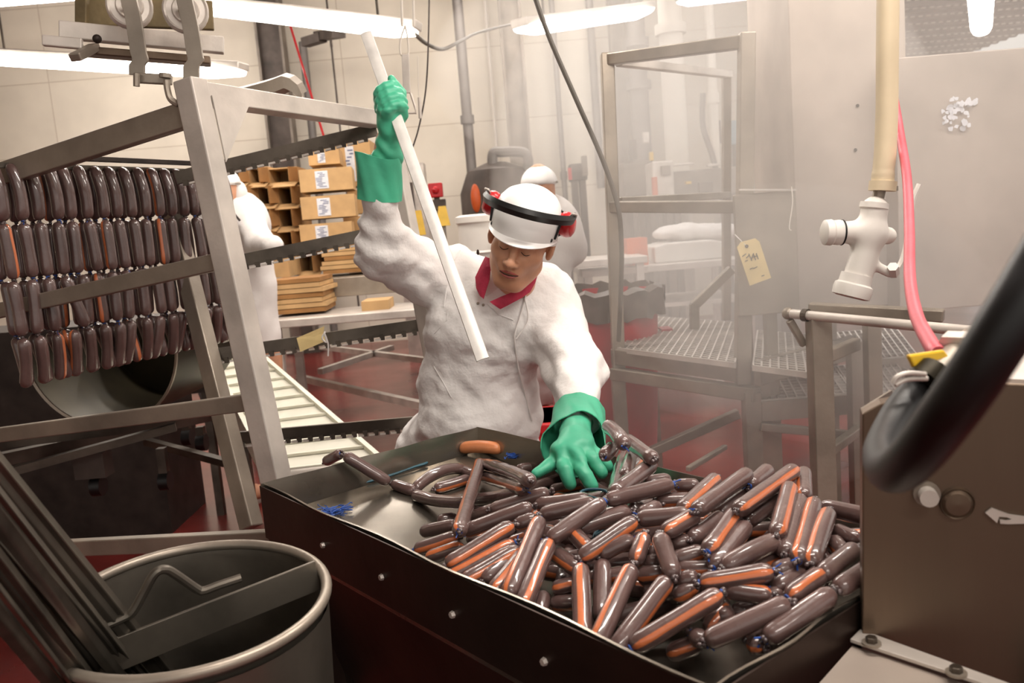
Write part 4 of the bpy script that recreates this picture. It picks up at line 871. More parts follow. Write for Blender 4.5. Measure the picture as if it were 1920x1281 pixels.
# ================================================================ hoses, front right
hv = thing('hose_valve', W(1750, 690, .95), 'hose coupling with a yellow lever handle on top of the machine', 'valve')
MB().prism([W(1703, 665, .93), W(1770, 655, .95), W(1783, 672, .95), W(1778, 682, .95), W(1716, 692, .93)], V((0, 0, 0))+unit(V((.1, 1, -.2)))*.012).build('lever', 'yellow_plastic', hv, bevel=.003)
MB().cyl(W(1822, 640, 1.02), W(1742, 716, .93), .017, n=16).build('valve_body', 'steel', hv, smooth=True)
MB().cyl(W(1752, 700, .935), W(1730, 722, .925), .021, n=16).build('hose_clamp', 'bronze', hv, smooth=True)
MB().cyl(W(1800, 652, 1.0), W(1788, 664, .985), .024, n=6).build('hex_nut', 'steel_light', hv)
mb = MB().tube(smoothpath([W(1735, 702, .9), W(1705, 700, .895), W(1683, 706, .893), W(1674, 720, .893)]), .0028, 8); mb.tube(smoothpath([W(1738, 710, .9), W(1700, 712, .895), W(1678, 722, .893)]), .0028, 8); mb.build('clamp_wire', 'steel_light', hv, smooth=True)
bh = MB().tube(smoothpath([W(1738, 712, .95), W(1712, 738, .93), W(1685, 772, .90), W(1664, 812, .85), W(1652, 850, .78), W(1660, 880, .70), W(1684, 882, .62), W(1722, 848, .56), W(1772, 784, .52), W(1826, 708, .50), W(1880, 622, .49), W(1935, 530, .49), W(2010, 405, .5), W(2180, 120, .56), W(2400, -300, .7), W(2500, -700, .95)], 10), [.0165]*151, 18)
tag(bh.build('black_hose', 'black_rubber', smooth=True), 'thick black rubber hose looping across the right front, blurred', 'hose')
tag(MB().tube(smoothpath([V((W(1655, -40, 2.32)[0], 2.32, 3.6)), W(1660, -40, 2.3), W(1668, 120, 2.2), W(1686, 240, 2.0), (W(1700, 330, 1.8)), W(1705, 430, 1.6), W(1706, 520, 1.4), W(1718, 590, 1.2), W(1745, 645, 1.02), W(1760, 664, .98)], 10), .0095, 14).build('pink_hose', 'pink_hose', smooth=True), 'pink red hose running down behind the cream hose to the yellow valve', 'hose')
# cream hose with the white spray fitting
Yh = 1.9
ch = thing('cream_hose', W(1660, 100, Yh), 'thick cream hose hanging from above, ending in a clamped white fitting', 'hose')
MB().tube([V((W(1666, -60, Yh)[0], Yh, 3.6))]+smoothpath([W(1666, -60, Yh), W(1664, 80, Yh), W(1663, 200, Yh), W(1660, 280, Yh), W(1656, 325, Yh), W(1654, 352, Yh)]), [.023]*33+[.024]*5+[.026]*4, 20).build('hose_body', 'cream_hose', ch, smooth=True)
MB().cyl(W(1656, 340, Yh), W(1654, 358, Yh), .029, n=22).build('hose_clamp', 'cream_hose', ch, smooth=True); MB().box(W(1677, 354, Yh-.01), (.012, .012, .01)).build('clamp_screw', 'steel', ch)
wf = thing('spray_fitting', W(1610, 470, Yh), 'white plastic angled valve fitting hanging on the cream hose', 'fitting')
Fp = lambda x, y, d=0: W(x, y, Yh+d)
MB().cyl(Fp(1650, 355), Fp(1642, 388), .013, n=16).build('neck', 'steel', wf, smooth=True)
prims = [('c', Fp(1640, 392), Fp(1632, 440), .029, .028, .02), ('c', Fp(1632, 435), Fp(1566, 436), .026, .024, .02), ('c', Fp(1632, 440), Fp(1608, 520), .030, .031, .02), ('c', Fp(1640, 440), Fp(1664, 442, .05), .022, .02, .015), ('c', Fp(1625, 490), Fp(1668, 512), .012, .011, .01)]
organic('body', 'white_plastic', prims, .0045, wf, it=3)
ax_ = unit(Fp(1604, 530)-Fp(1622, 470)); MB().lathe(Fp(1607, 515), [(.0, 0), (.034, 0), (.035, .02), (.041, .024), (.0425, .034), (.041, .05), (.03, .053), (.028, .04), (0, .04)], 28, frame(ax_)).build('nozzle_collar', 'white_plastic', wf, smooth=True)
ax2 = unit(Fp(1560, 436)-Fp(1632, 436)); MB().lathe(Fp(1578, 436), [(0, 0), (.027, 0), (.028, .008), (.0265, .02), (.029, .024), (.0275, .038), (.02, .042), (0, .042)], 24, frame(ax2)).build('end_cap', 'white_plastic', wf, smooth=True)
tag(MB().lathe(Fp(1579, 436), [(.0278, -.001), (.0288, .001), (.0278, .003)], 24, frame(ax2)).build('seal_ring', 'black_rubber', wf, smooth=True), 'black seal ring')
MB().lathe(Fp(1640, 380), [(0, 0), (.03, 0), (.031, .012), (.026, .016), (0, .016)], 24, frame(unit(Fp(1632, 440)-Fp(1640, 392)))).build('top_collar', 'white_plastic', wf, smooth=True)
MB().tube(smoothpath([Fp(1664, 512), Fp(1685, 500), Fp(1697, 470), Fp(1705, 420, .02), Fp(1712, 375, .02), Fp(1724, 346, .02)]), [.008]*20+[.005]*21 if 0 else .0065, 8).build('lever_arm', 'white_plastic', wf, smooth=True)
MB().cyl(Fp(1674, 500, -.02), Fp(1676, 514, .0), .012, n=6).build('lever_nut', 'white_plastic', wf)

# ================================================================ platform with frame (centre right)
pf = thing('steel_platform', (W(1280, 700, 3.4)[0], 3.6, 0), 'hazy stainless work platform with grating floor and tall open frame', 'platform')
def fb(x0, y0, Y0, x1, y1, Y1, w, h=None, nm='frame_bar', m='steel', side=(0, 0, 1), par=None): MB().bar(W(x0, y0, Y0), W(x1, y1, Y1), w, h or w, side).build(nm, m, par or pf, bevel=.004)
YA, YC = 3.55, 3.05
fb(1138, 100, YA, 1160, 690, YA, .052, nm='post', side=(1, 0, 0)); fb(1400, 62, YC, 1392, 720, YC, .052, nm='post', side=(1, 0, 0))
fb(1140, 112, YA, 1400, 78, YC, .045); fb(1146, 388, YA, 1396, 388, YC, .05, .045)
fb(1160, 116, YA+.05, 1368, 140, 4.3, .035, m='steel_light'); fb(1362, 140, 4.3, 1362, 600, 4.3, .04, nm='post', m='steel', side=(1, 0, 0)); fb(1160, 378, YA+.05, 1366, 366, 4.3, .035)
fb(1372, 505, 3.9, 1300, 575, 3.9, .04, nm='brace'); fb(1302, 570, 3.9, 1302, 640, 3.9, .04, nm='brace', side=(1, 0, 0))
zg = W(1150, 655, YA)[2]
ga, gb, gd, gc = WZ(1150, 655, zg), WZ(1378, 685, zg), WZ(1378, 590, zg), WZ(1240, 588, zg)
def grating(name, a, b, d, par, nx, ny, z, m='steel_light', h=.022):
    mb = MB(); ex, ey = b-a, d-a
    for i in range(nx+1): p = a+ex*i/nx; mb.bar(p, p+ey, .006, h)
    for j in range(ny+1): p = a+ey*j/ny; mb.bar(p, p+ex, .007, h*.9)
    return mb.build(name, m, par)
ex = gb-ga; ey = V((.30, .95, 0)); ey = unit(ey)
dp = 1.05
grating('grating', ga, gb, ga+ey*dp, pf, 16, 26, zg)
gr2 = WZ(1412, 690, zg); grating('grating', gr2, gr2+unit(ex)*.3, gr2+ey*.85, pf, 8, 20, zg)
fb(1148, 668, YA, 1384, 700, YC, .02, .065, 'edge_beam'); fb(1150, 700, YA, 1420, 740, YC-.06, .05, .05, 'edge_beam')
pp = W(1150, 668, YA); MB().bar(pp, pp+ey*dp, .02, .06).build('edge_beam', 'steel', pf)
for x, y, Y in ((1158, 700, YA), (1408, 735, YC-.04)):
    p = W(x, y, Y); MB().box((p[0], p[1], p[2]/2), (.055, .055, p[2])).build('leg', 'steel', pf)
for p in (ga+ey*dp, gb+ey*dp): MB().box((p[0], p[1], zg/2), (.055, .055, zg)).build('leg', 'steel', pf)
fb(1215, 850, YA, 1385, 775, YC+.5, .04, nm='brace'); fb(1290, 880, YC, 1360, 838, YC+.3, .02, nm='brace')
# stairs and stand between the platform and the machine
st = thing('grated_stair', (W(1560, 750, 2.9)[0], 3.0, 0), 'hazy grated steel steps right of the platform', 'stairs')
for k, (x0, x1, y0, y1, Y) in enumerate(((1425, 1600, 755, 700, 3.0), (1590, 1720, 745, 700, 3.1), (1600, 1720, 680, 650, 3.4))):
    a = W(x0, y0, Y); z = a[2]; b = W(x1, y0+4, Y); b[2] = z; grating('tread', a, b, a+V((.06, .32, .03+.02*k)), st, 10, 9, z)
    MB().bar(a+(0, -.01, -.03), b+(0, -.01, -.03), .02, .07).build('tread_edge', 'steel', st)
for x, Y in ((1430, 3.02), (1716, 3.12)): p = W(x, 740, Y); MB().bar((p[0], p[1]+.02, p[2]+.1), (p[0], p[1]+.05, 0), .04, .06, (1, 0, 0)).build('stringer', 'steel', st)
fb(1420, 700, 2.95, 1600, 650, 3.3, .03, .09, 'stringer', par=st); fb(1425, 800, 2.98, 1620, 818, 3.0, .03, .03, 'tread_edge', par=st)
sn = thing('pipe_stand', (W(1560, 700, 2.4)[0], 2.5, 0), 'steel stand with a top pipe rail between platform and machine', 'stand')
p0, p1 = W(1478, 588, 2.55), W(1830, 622, 2.1); MB().cyl(p0, p1, .014, n=14).build('pipe_rail', 'steel_light', sn, smooth=True); MB().ball(p0, .019).build('rail_end', 'steel', sn, smooth=True)
c = p0+(p1-p0)*.11; MB().cyl(c-unit(p1-p0)*.008, c+unit(p1-p0)*.008, .019, n=14).build('pipe_clamp', 'steel_dark', sn)
fb(1518, 578, 2.6, 1770, 592, 2.4, .05, .035, 'top_beam', 'steel', par=sn)
for x, y, Y, w in ((1534, 590, 2.5, .06), (1603, 640, 2.9, .05), (1634, 600, 2.7, .045)):
    p = W(x, y, Y); MB().box((p[0], p[1], p[2]/2), (w, w, p[2])).build('leg', 'steel', sn, bevel=.003)
fb(1480, 600, 2.55, 1508, 648, 2.55, .022, nm='brace', par=sn); fb(1540, 672, 2.55, 1606, 645, 2.75, .03, .04, 'brace', par=sn); fb(1550, 850, 2.6, 1618, 800, 2.9, .03, nm='brace', par=sn)
# ================================================================ tall steel panels (the smoke cabinet)
cab = thing('smoke_cabinet', (W(1700, 570, 3.3)[0], 3.6, 0), 'tall smoked stainless cabinet wall veiled in steam', 'cabinet')
def wp(x0, y0, x1, y1, Y, d, nm, m='steel_panel', par=None, sk=0.):
    a, b = W(x0, y1, Y), W(x1, y0, Y); MB().prism([V((a[0], Y, a[2])), V((b[0], Y+sk, a[2])), V((b[0], Y+sk, b[2])), V((a[0], Y, b[2]))], (0, d, 0)).build(nm, m, par or cab, bevel=.004)
wp(1498, -400, 1690, 586, 3.15, .5, 'side_panel'); wp(1688, 66, 2200, 586, 3.05, .6, 'front_panel')
for x, y in ((1604, 281), (1608, 198)): MB().cyl(W(x, y, 3.15), W(x, y, 3.143), .006, n=10).build('screw', 'iron', cab)
for x in (1560, 2000): p = W(x, 586, 3.4); MB().box((p[0], 3.5, p[2]/2), (.08, .08, p[2])).build('leg', 'steel', cab)
sh = thing('hinged_panel', W(1437, 590, 3.15), 'square steel side panel left of the tall cabinet, carrying the yellow tag', 'panel')
wp(1386, 356, 1492, 594, 3.0, .02, 'sheet', 'steel', sh); MB().bar(W(1386, 356, 2.99), W(1492, 356, 2.99), .012, .006).build('top_edge', 'steel_light', sh)
MB().box((W(1437, 590, 3.1)[0], 3.06, W(1437, 590, 3.0)[2]/2), (.04, .04, W(1437, 590, 3.0)[2])).build('support', 'steel', sh)
MB().tube(smoothpath([W(1484, 350, 2.97), W(1486, 380, 2.97), W(1480, 425, 2.97), W(1484, 432, 2.97)]), .002, 6).build('wire', 'pipe_white', sh)
yt = thing('paper_tag', W(1414, 490, 2.93), 'buff paper tag with handwriting and a punched hole, left of the cream hose', 'tag')
tp = lambda x, y, d=0: W(x, y, 2.93+d)
MB().prism([tp(1382, 464), tp(1389, 454), tp(1416, 447), tp(1424, 453), tp(1446, 521), tp(1406, 536)], (0, .0015, 0)).build('card', 'yellow_card', yt)
MB().cyl(tp(1400, 462, -.002), tp(1400, 462, -.004), .006, n=14).build('eyelet', 'steel_dark', yt); MB().tube(smoothpath([tp(1400, 462, -.003), tp(1390, 452, .01), tp(1378, 440, .06)]), .0015, 6).build('string', 'cloth_white', yt)
mb = MB()
for a, b in (((1392, 481), (1399, 476)), ((1399, 484), (1405, 478)), ((1404, 476), (1410, 489)), ((1408, 488), (1413, 475)), ((1413, 478), (1417, 488)), ((1412, 482), (1419, 480)), ((1418, 475), (1422, 486)), ((1397, 490), (1402, 488)), ((1406, 505), (1412, 502)), ((1412, 504), (1420, 500)), ((1428, 518), (1433, 516))): mb.bar(tp(*a, -.002), tp(*b, -.002), .003, .002)
mb.build('handwriting', 'ink', yt)
mb = MB(); rg = random.Random(5)      # worn white sticker remains
for k in range(46):
    x, y = rg.choice([(1778, 215), (1808, 205), (1772, 200), (1814, 228), (1800, 236), (1782, 232), (1796, 198), (1822, 200)]); x += rg.uniform(-13, 13); y += rg.uniform(-13, 12)
    if 1791 < x < 1793 or (1796 < x < 1808 and 205 < y < 222): continue
    n = rg.randint(5, 8); rr = rg.uniform(.006, .014); c = W(x, y, 3.046-.0004*k); a0 = rg.uniform(0, 6); mb.prism([c+V((math.cos(a0+2*PI*i/n)*rr*rg.uniform(.5, 1.1), 0, math.sin(a0+2*PI*i/n)*rr*rg.uniform(.5, 1.1))) for i in range(n)], (0, -.0008, 0))
tag(mb.build('sticker_remains', 'label_white', cab), 'torn remains of a white sticker')
# ================================================================ the worker
def folds(v, amp, f=1., seed=0., ax=None):
    x, y, z = (v*f).T; a = seed
    w = np.sin(x*23+1.9*np.sin(z*9+a)+a)*np.sin(z*8+2.2*np.sin(x*11+a)+y*7)+.7*np.sin((x*.6+z*.8)*38+2.5*np.sin(y*13+x*7+a*2))*np.sin(z*12+x*5+a)+.5*np.sin((z-.5*x)*55+3*np.sin(x*17+a))*np.sin(x*21+a)
    r = 1-2*np.abs(np.sin((x*.8-z*.5)*17+2*np.sin(z*14+x*6+a)))
    return amp*(w*.6+.55*r*np.sin(z*10+a*3+x*9))
HC = W(977, 453, 2.36)
HR = rot('Z', math.radians(-9))@rot('Y', math.radians(20.5))@rot('X', math.radians(22))
h_ = lambda x, y, z: HC+HR@V((x, y, z))
def headprims():
    E_ = lambda c, r, k=.012, R=None, s='': ('e'+s, h_(*c), r, HR if R is None else HR@R, k); C_ = lambda a, b, r0, r1, k=.01, s='': ('c'+s, h_(*a), h_(*b), r0, r1, k)
    P = [E_((0, .018, .035), (.077, .094, .09), .001), E_((0, -.026, -.035), (.068, .062, .08), .03), E_((0, -.062, -.092), (.027, .022, .024), .03),
         C_((-.052, -.01, -.06), (-.022, -.06, -.1), .018, .018, .03), C_((.052, -.01, -.06), (.022, -.06, -.1), .018, .018, .03),
         C_((-.046, -.05, -.012), (-.03, -.068, -.02), .02, .017, .025), C_((.046, -.05, -.012), (.03, -.068, -.02), .02, .017, .025),
         C_((-.045, -.07, .034), (-.012, -.084, .03), .011, .011, .016), C_((.045, -.07, .034), (.012, -.084, .03), .011, .011, .016),
         E_((-.031, -.089, .013), (.017, .012, .011), .01, None, '-'), E_((.031, -.089, .013), (.017, .012, .011), .01, None, '-'),
         E_((-.031, -.072, .011), (.0155, .014, .0125), .004), E_((.031, -.072, .011), (.0155, .014, .0125), .004),
         C_((0, -.086, .014), (0, -.108, -.014), .0085, .0105, .012), E_((0, -.112, -.02), (.0125, .011, .0105), .008),
         E_((-.0135, -.1, -.023), (.0085, .011, .008), .007), E_((.0135, -.1, -.023), (.0085, .011, .008), .007),
         E_((-.006, -.106, -.0305), (.0038, .005, .003), .003, None, '-'), E_((.006, -.106, -.0305), (.0038, .005, .003), .003, None, '-'),
         E_((0, -.084, -.05), (.03, .016, .02), .02),
         C_((-.02, -.09, -.052), (0, -.0985, -.0475), .0045, .0058, .004), C_((.02, -.09, -.052), (0, -.0985, -.0475), .0045, .0058, .004), C_((-.016, -.09, -.061), (.016, -.09, -.061), .0055, .0055, .004), C_((-.008, -.095, -.0615), (.008, -.095, -.0615), .006, .006, .004),
         C_((-.021, -.101, -.0558), (.021, -.101, -.0558), .0022, .0022, .002, '-'),
         C_((0, .02, -.06), (0, .07, -.17), .056, .06, .03)]
    for s in (-1, 1):
        P += [E_((s*.084, .012, .006), (.012, .022, .034), .008, rot('X', -.2)@rot('Z', s*.35)), E_((s*.096, .004, .01), (.006, .011, .019), .004, rot('Z', s*.35), '-'), E_((s*.083, .004, -.024), (.008, .009, .011), .006)]
    return P
v1, F1 = blob(headprims(), .0032); v1 = relax(v1, F1, 2)
SHR, ELR, WRR = W(838, 515, 2.62), W(720, 472, 2.5), W(712, 362, 2.42)
SHL, ELL, WRL = W(1033, 582, 2.6), W(1078, 692, 2.36), W(1085, 792, 2.0)
PEL = W(882, 900, 2.74)
tp_ = [('c', h_(0, .06, -.14), W(950, 600, 2.6), .055, .1, .05), ('e', W(915, 620, 2.6), (.15, .1, .17), None, .05), ('e', W(890, 740, 2.64), (.14, .1, .17), None, .05), ('e', PEL, (.15, .11, .13), None, .05),
       ('c', SHR, ELR, .05, .042, .03), ('c', ELR, WRR, .042, .03, .02), ('c', SHL, ELL, .05, .042, .03), ('c', ELL, WRL, .042, .03, .02), ('c', WRR, W(722, 260, 2.4), .03, .03, .02), ('c', WRL, W(1080, 830, 1.9), .03, .028, .02), ('c', SHR, SHL, .05, .05, .05)]
for s in (-1, 1):
    hip = PEL+V((s*.09, 0, -.05)); kn = V((hip[0]+s*.02, hip[1]-.02, .48)); an = V((hip[0]+s*.03, hip[1]+.03, .09)); tp_ += [('c', hip, kn, .085, .06, .04), ('c', kn, an, .055, .04, .02)]
v2, F2 = blob(tp_, .016); v2 = relax(v2, F2, 2)
mb = MB(); mb.v = v2.tolist()+v1.tolist(); mb.f = [tuple(map(int, f)) for f in F2]+[tuple(int(i)+len(v2) for i in f) for f in F1]
man = mb.build('person', 'skin', smooth=True, autos=180, origin=(PEL[0], PEL[1], 0))
tag(man, 'person in white coat, white helmet and green gloves leaning over the tray', 'person')
# coat
cp = [('e', W(882, 905, 2.74), (.215, .155, .17), None, .05), ('e', W(868, 850, 2.7), (.215, .15, .15), None, .06), ('e', W(900, 790, 2.62), (.2, .17, .13), None, .05), ('e', W(895, 710, 2.62), (.185, .145, .15), None, .06), ('e', W(925, 615, 2.57), (.21, .14, .15), None, .06),
      ('e', W(950, 550, 2.57), (.17, .115, .09), None, .05), ('c', W(848, 515, 2.63), W(1030, 582, 2.61), .08, .085, .05), ('e', W(985, 535, 2.62), (.12, .1, .07), None, .05),
      ('c', SHR, ELR, .088, .078, .05), ('c', ELR, W(712, 378, 2.43), .076, .05, .03), ('e', W(735, 465, 2.5), (.075, .07, .07), None, .03), ('e', W(790, 525, 2.57), (.085, .08, .07), None, .04),
      ('c', SHL, ELL, .092, .078, .05), ('c', ELL, W(1087, 785, 2.03), .078, .048, .03), ('e', W(1048, 640, 2.48), (.075, .09, .075), None, .04),
      ('e', (PEL[0], 2.76, .68), (.235, .18, .2), None, .06), ('e', (PEL[0], 2.76, .5), (.25, .2, .22), None, .06),
      ('e-', h_(0, -.02, -.11), (.07, .1, .06), HR, .02)]
def cut(P, D): return np.maximum(D, .45-P[..., 2])
def cfold(v):
    x, y, z = v.T; d = folds(v, .006, 1., .7)+folds(v, .0034, 2.3, 2.4)
    sl = np.exp(-(((v-ELR)**2).sum(1))/.016); e = unit(V((.5, 0, .85))); d += sl*.007*np.sin((v@e)*95+1.5*np.sin(x*30))
    s2 = np.exp(-(((v-ELL)**2).sum(1))/.02); e2 = unit(V((.35, -.3, .85))); d += s2*.010*np.sin((v@e2)*80+1.6*np.sin(x*28+1))
    sh = np.exp(-(((v-SHR)**2).sum(1))/.02); d += sh*.006*np.sin(x*75+z*22)
    d += .004*np.exp(-((z-.78)**2)/.02)*np.sin(x*52+z*14+2*np.sin(z*19))
    return d
organic('coat', 'coat_cloth', cp, .0095, man, it=2, disp=cfold, fn=cut)
# coat details: wrap edge, tie strings, snap, hood seam
def onfront(px, py, Y): return W(px, py, Y)
import bpy as _b
from mathutils.bvhtree import BVHTree
coat = [c for c in man.children if c.name.startswith('coat')][0]
bv = BVHTree.FromPolygons([tuple(V(v.co)+V(man['_w'])) for v in coat.data.vertices], [tuple(p.vertices) for p in coat.data.polygons])
def oncoat(px, py, lift=.002):
    d = _ray(px, py); h = bv.ray_cast(Vector(EYE), Vector(unit(d)), 6)
    return (V(h[0])-unit(d)*lift) if h[0] is not None else W(px, py, 2.45)
MB().tube([oncoat(*p) for p in ((842, 572), (838, 600), (815, 625), (795, 640), (800, 660), (815, 690), (830, 715), (846, 745))], .0012, 6).build('coat_seam', 'coat_cloth', man, smooth=True)
MB().tube([oncoat(*p) for p in ((915, 570), (935, 590), (962, 600))], .002, 6).build('coat_seam', 'coat_cloth', man, smooth=True)
MB().tube(smoothpath([oncoat(986, 552, .004), oncoat(978, 585, .006), oncoat(967, 620, .008), oncoat(965, 640, .01), oncoat(972, 690, .006), oncoat(985, 740, .006), oncoat(998, 790, .006)]), .0028, 6).build('tie_string', 'cloth_white', man, smooth=True)
MB().tube(smoothpath([oncoat(984, 560, .006), oncoat(990, 600, .006), oncoat(968, 636, .01)]), .0025, 6).build('tie_string', 'cloth_white', man, smooth=True)
for p in ((896, 569), (906, 572)): MB().ball(oncoat(*p), .004).build('snap', 'steel', man, smooth=True)
MB().tube([oncoat(*p) for p in ((862, 470), (850, 490), (838, 540), (832, 575))], .0025, 6).build('coat_seam', 'coat_cloth', man, smooth=True)
MB().ball(oncoat(896, 473), (.004, .004, .008)).build('toggle', 'steel_dark', man)
# shirt and collar
MB().ball(W(930, 548, 2.5), (.07, .05, .07)).build('undershirt', 'cloth_white', man, smooth=True)
def flap(name, pts, m):
    G = [[W(*a)+(W(*b)-W(*a))*k/6+V((0, -.006*math.sin(PI*k/6), 0)) for k in range(7)] for a, b in pts]; return MB().grid(G, .004).build(name, m, man, smooth=True)
flap('collar', [((918, 484, 2.40), (912, 482, 2.44)), ((921, 500, 2.385), (903, 500, 2.42)), ((918, 525, 2.40), (893, 520, 2.43)), ((911, 548, 2.405), (895, 540, 2.425)), ((906, 560, 2.41), (901, 552, 2.42))], 'collar_cloth')
flap('collar', [((1010, 508, 2.42), (1004, 530, 2.42)), ((990, 530, 2.395), (994, 548, 2.40)), ((965, 546, 2.385), (976, 560, 2.39)), ((940, 556, 2.38), (952, 573, 2.385)), ((918, 566, 2.385), (938, 580, 2.39))], 'collar_cloth')
# helmet
def helm():
    G = []; n = 48
    for i, (rr, z) in enumerate(((1.0, .022), (1.0, .03), (.995, .075), (.96, .092), (.89, .109), (.77, .125), (.58, .137), (.32, .145), (.0, .148))):
        G.append([])
        for k in range(n+1):
            a = 2*PI*k/n; fr = max(0, -math.sin(a)); G[-1].append(h_(.091*rr*math.cos(a), .014+.108*rr*math.sin(a), z+(.026*fr if i < 2 else 0)+(-.012*(1-fr) if i < 2 else 0)))
    return MB().grid(G, .003)
helm().build('helmet', 'helmet', man, smooth=True)
G = []
for j in range(7):
    q = j/6; G.append([])
    for k in range(33):
        a = PI+PI*k/32*1.0; fr = abs(math.sin(a))**.7; G[-1].append(h_((.092+.006*q)*math.cos(a), .014-(.108+.027*q*fr)*abs(math.sin(a)), .050-.010*q*fr-.026*(1-fr)))
MB().grid(G, .003).build('helmet_brim', 'helmet', man, smooth=True)
for s, y in ((-1, -.045), (1, -.045)):
    a = math.acos(.9)*1.0; c = h_(s*.083, -.035, .045); MB().ball(c, (.004, .005, .006), HR).build('helmet_vent', 'black_plastic', man, smooth=True)
def bandpt(a, r=1., dz=0.): fr = max(0, -math.sin(a)); return h_(.122*r*math.cos(a), .016+.137*r*math.sin(a), .098+.038*fr+dz)
G = []
for k in range(33):
    a = PI-.12+(PI+.24)*k/32; G.append([bandpt(a, 1.03, -.012), bandpt(a, 1.06, .004), bandpt(a, 1.0, .015), bandpt(a, .95, .011), bandpt(a, .95, -.010), bandpt(a, 1.03, -.012)])
MB().grid(G).build('visor_band', 'black_plastic', man, smooth=True)
for s in (-1, 1):
    c = h_(s*.104, .03, .072); R = HR@frame((s, -.1, .15)); e = MB().lathe(c, [(0, .026), (.02, .025), (.031, .018), (.035, .006), (.034, -.006), (.03, -.012), (0, -.012)], 24, R@np.diag([1.15, .92, 1])).build('ear_muff', 'red_plastic', man, smooth=True)
    MB().lathe(c, [(.034, -.012), (.037, -.016), (.034, -.022), (.02, -.024), (0, -.024)], 24, R@np.diag([1.15, .92, 1])).build('ear_cushion', 'black_plastic', e, smooth=True)
    MB().tube(smoothpath([h_(s*.118, .02, .1), h_(s*.128, .01, .115), h_(s*.118, .0, .12), h_(s*.112, .015, .105)]), .003, 6).build('spring_clip', 'steel_light', e)
    MB().bar(h_(s*.096, -.01, .1), h_(s*.09, -.02, .045), .012, .006, HR[:, 0]).build('muff_arm', 'black_plastic', e)
# features
for s in (-1, 1):
    MB().tube(smoothpath([h_(s*.014, -.0905, .028), h_(s*.028, -.0895, .0305), h_(s*.044, -.077, .028)]), .0032, 6).build('eyebrow', 'hair', man, smooth=True)
    MB().tube(smoothpath([h_(s*.018, -.0815, .0095), h_(s*.025, -.0862, .0068), h_(s*.032, -.0872, .006), h_(s*.039, -.083, .0072), h_(s*.045, -.075, .0095)]), .0010, 6).build('eyelash', 'hair', man, smooth=True)
    MB().ball(h_(s*.077, .012, .03), (.008, .03, .022), HR).build('hair', 'hair', man, smooth=True)
MB().tube([h_(x, y, z) for x, y, z in ((-.026, -.094, -.0535), (-.013, -.101, -.0492), (-.003, -.1035, -.0472), (0, -.103, -.0482), (.003, -.1035, -.0472), (.013, -.101, -.0492), (.026, -.094, -.0535))], [.0008, .0028, .0034, .0034, .0034, .0028, .0008], 8).build('upper_lip', 'lip', man, smooth=True)
MB().tube([h_(x, y, z) for x, y, z in ((-.025, -.0935, -.056), (-.013, -.0995, -.0605), (0, -.102, -.0615), (.013, -.0995, -.0605), (.025, -.0935, -.056))], [.0008, .0038, .0048, .0038, .0008], 8).build('lower_lip', 'lip', man, smooth=True)
MB().tube([h_(x, y, z) for x, y, z in ((-.026, -.0955, -.0545), (-.012, -.1035, -.0545), (0, -.1055, -.0545), (.012, -.1035, -.0545), (.026, -.0955, -.0545))], .0010, 6).build('mouth_line', 'hair', man, smooth=True)
for x in (-.09, .09): # trousers and boots below the coat
    kn = V((PEL[0]+x*1.2, PEL[1]-.02, .5)); an = V((PEL[0]+x*1.3, PEL[1]+.03, .1)); MB().tube([kn+(0, 0, .1), kn, (kn+an)/2, an], [.085, .08, .07, .068], 18).build('trouser_leg', 'cloth_white', man, smooth=True)
    organic('boot', 'black_rubber', [('c', an+(0, 0, .08), an, .06, .055, .02), ('c', an+(0, .02, -.04), an+(0, -.14, -.05), .05, .045, .03)], .012, man, fn=lambda P, D: np.maximum(D, .005-P[..., 2]))
# ---- the stick in the raised hand
SB, SHd = W(905, 674, 1.98), W(737, 204, 2.36); sdir = unit(SHd-SB); k = 0
while pix(SHd+sdir*k)[1] > 62: k += .004
ST = SHd+sdir*k
side = unit(np.cross(sdir, EYE-SHd)); out = unit(np.cross(side, sdir));
if out@(EYE-SHd) < 0: out = -out
mb = MB(); w = .016; prof = [side*w-out*.004, side*w*.9+out*.001, side*w*.35+out*.003, side*0+out*.0035, -side*w*.35+out*.003, -side*w*.9+out*.001, -side*w-out*.004]
mb.grid([[SB+(ST-SB)*i/30+p for p in prof] for i in range(31)], .003)
MT['stick'] = mat('stick_alu', (236, 232, 226), .4, .1, .06, 20, .05, 60)
tag(mb.build('raised_stick', 'stick', smooth=True, autos=30), 'long pale smoke stick held up in the raised green glove, tip before the chest', 'stick')
# ---- gloves
def glove_raised():
    ax = SHd+sdir*.018; P = []; ro = .029
    f = out; l = side if side@CR > 0 else -side
    for i, s in enumerate((.036, .0125, -.011, -.033)):
        r = (.0125, .013, .0128, .0115)[i]; prev = None
        for a in np.radians(np.linspace(212, -35, 9)):
            p = ax+sdir*s+(l*math.cos(a)+f*math.sin(a))*(ro+(.003 if i in (1, 2) else 0))+sdir*.006*math.cos(a)
            if prev is not None: P.append(('c', prev, p, r, r, .0035))
            prev = p
    P += [('e', ax-l*.024-f*.024-sdir*.003, (.026, .03, .046), frame(sdir), .016), ('e', ax-f*.034-sdir*.0, (.034, .022, .042), frame(sdir), .014)]
    P += [('c', ax-f*.03+l*.02-sdir*.01, ax+l*.036-f*.008+sdir*.03, .015, .0125, .008), ('c', ax+l*.036-f*.008+sdir*.03, ax+l*.022+f*.02+sdir*.062, .0125, .0105, .006)]
    wr = W(727, 292, 2.41)
    P += [('c', ax-l*.014-f*.022-sdir*.035, wr, .033, .036, .022), ('c', wr, W(716, 335, 2.42), .037, .045, .02)]
    def d(v): return .0025*np.sin((v@unit(V((.5, .2, .85))))*150+2*np.sin(v[:, 0]*60))*(v[:, 2] < ax[2]-.02)+folds(v, .0012, 3, 1.)
    return organic('glove', 'glove', P, .0034, man, it=1, disp=d)
g1 = glove_raised()
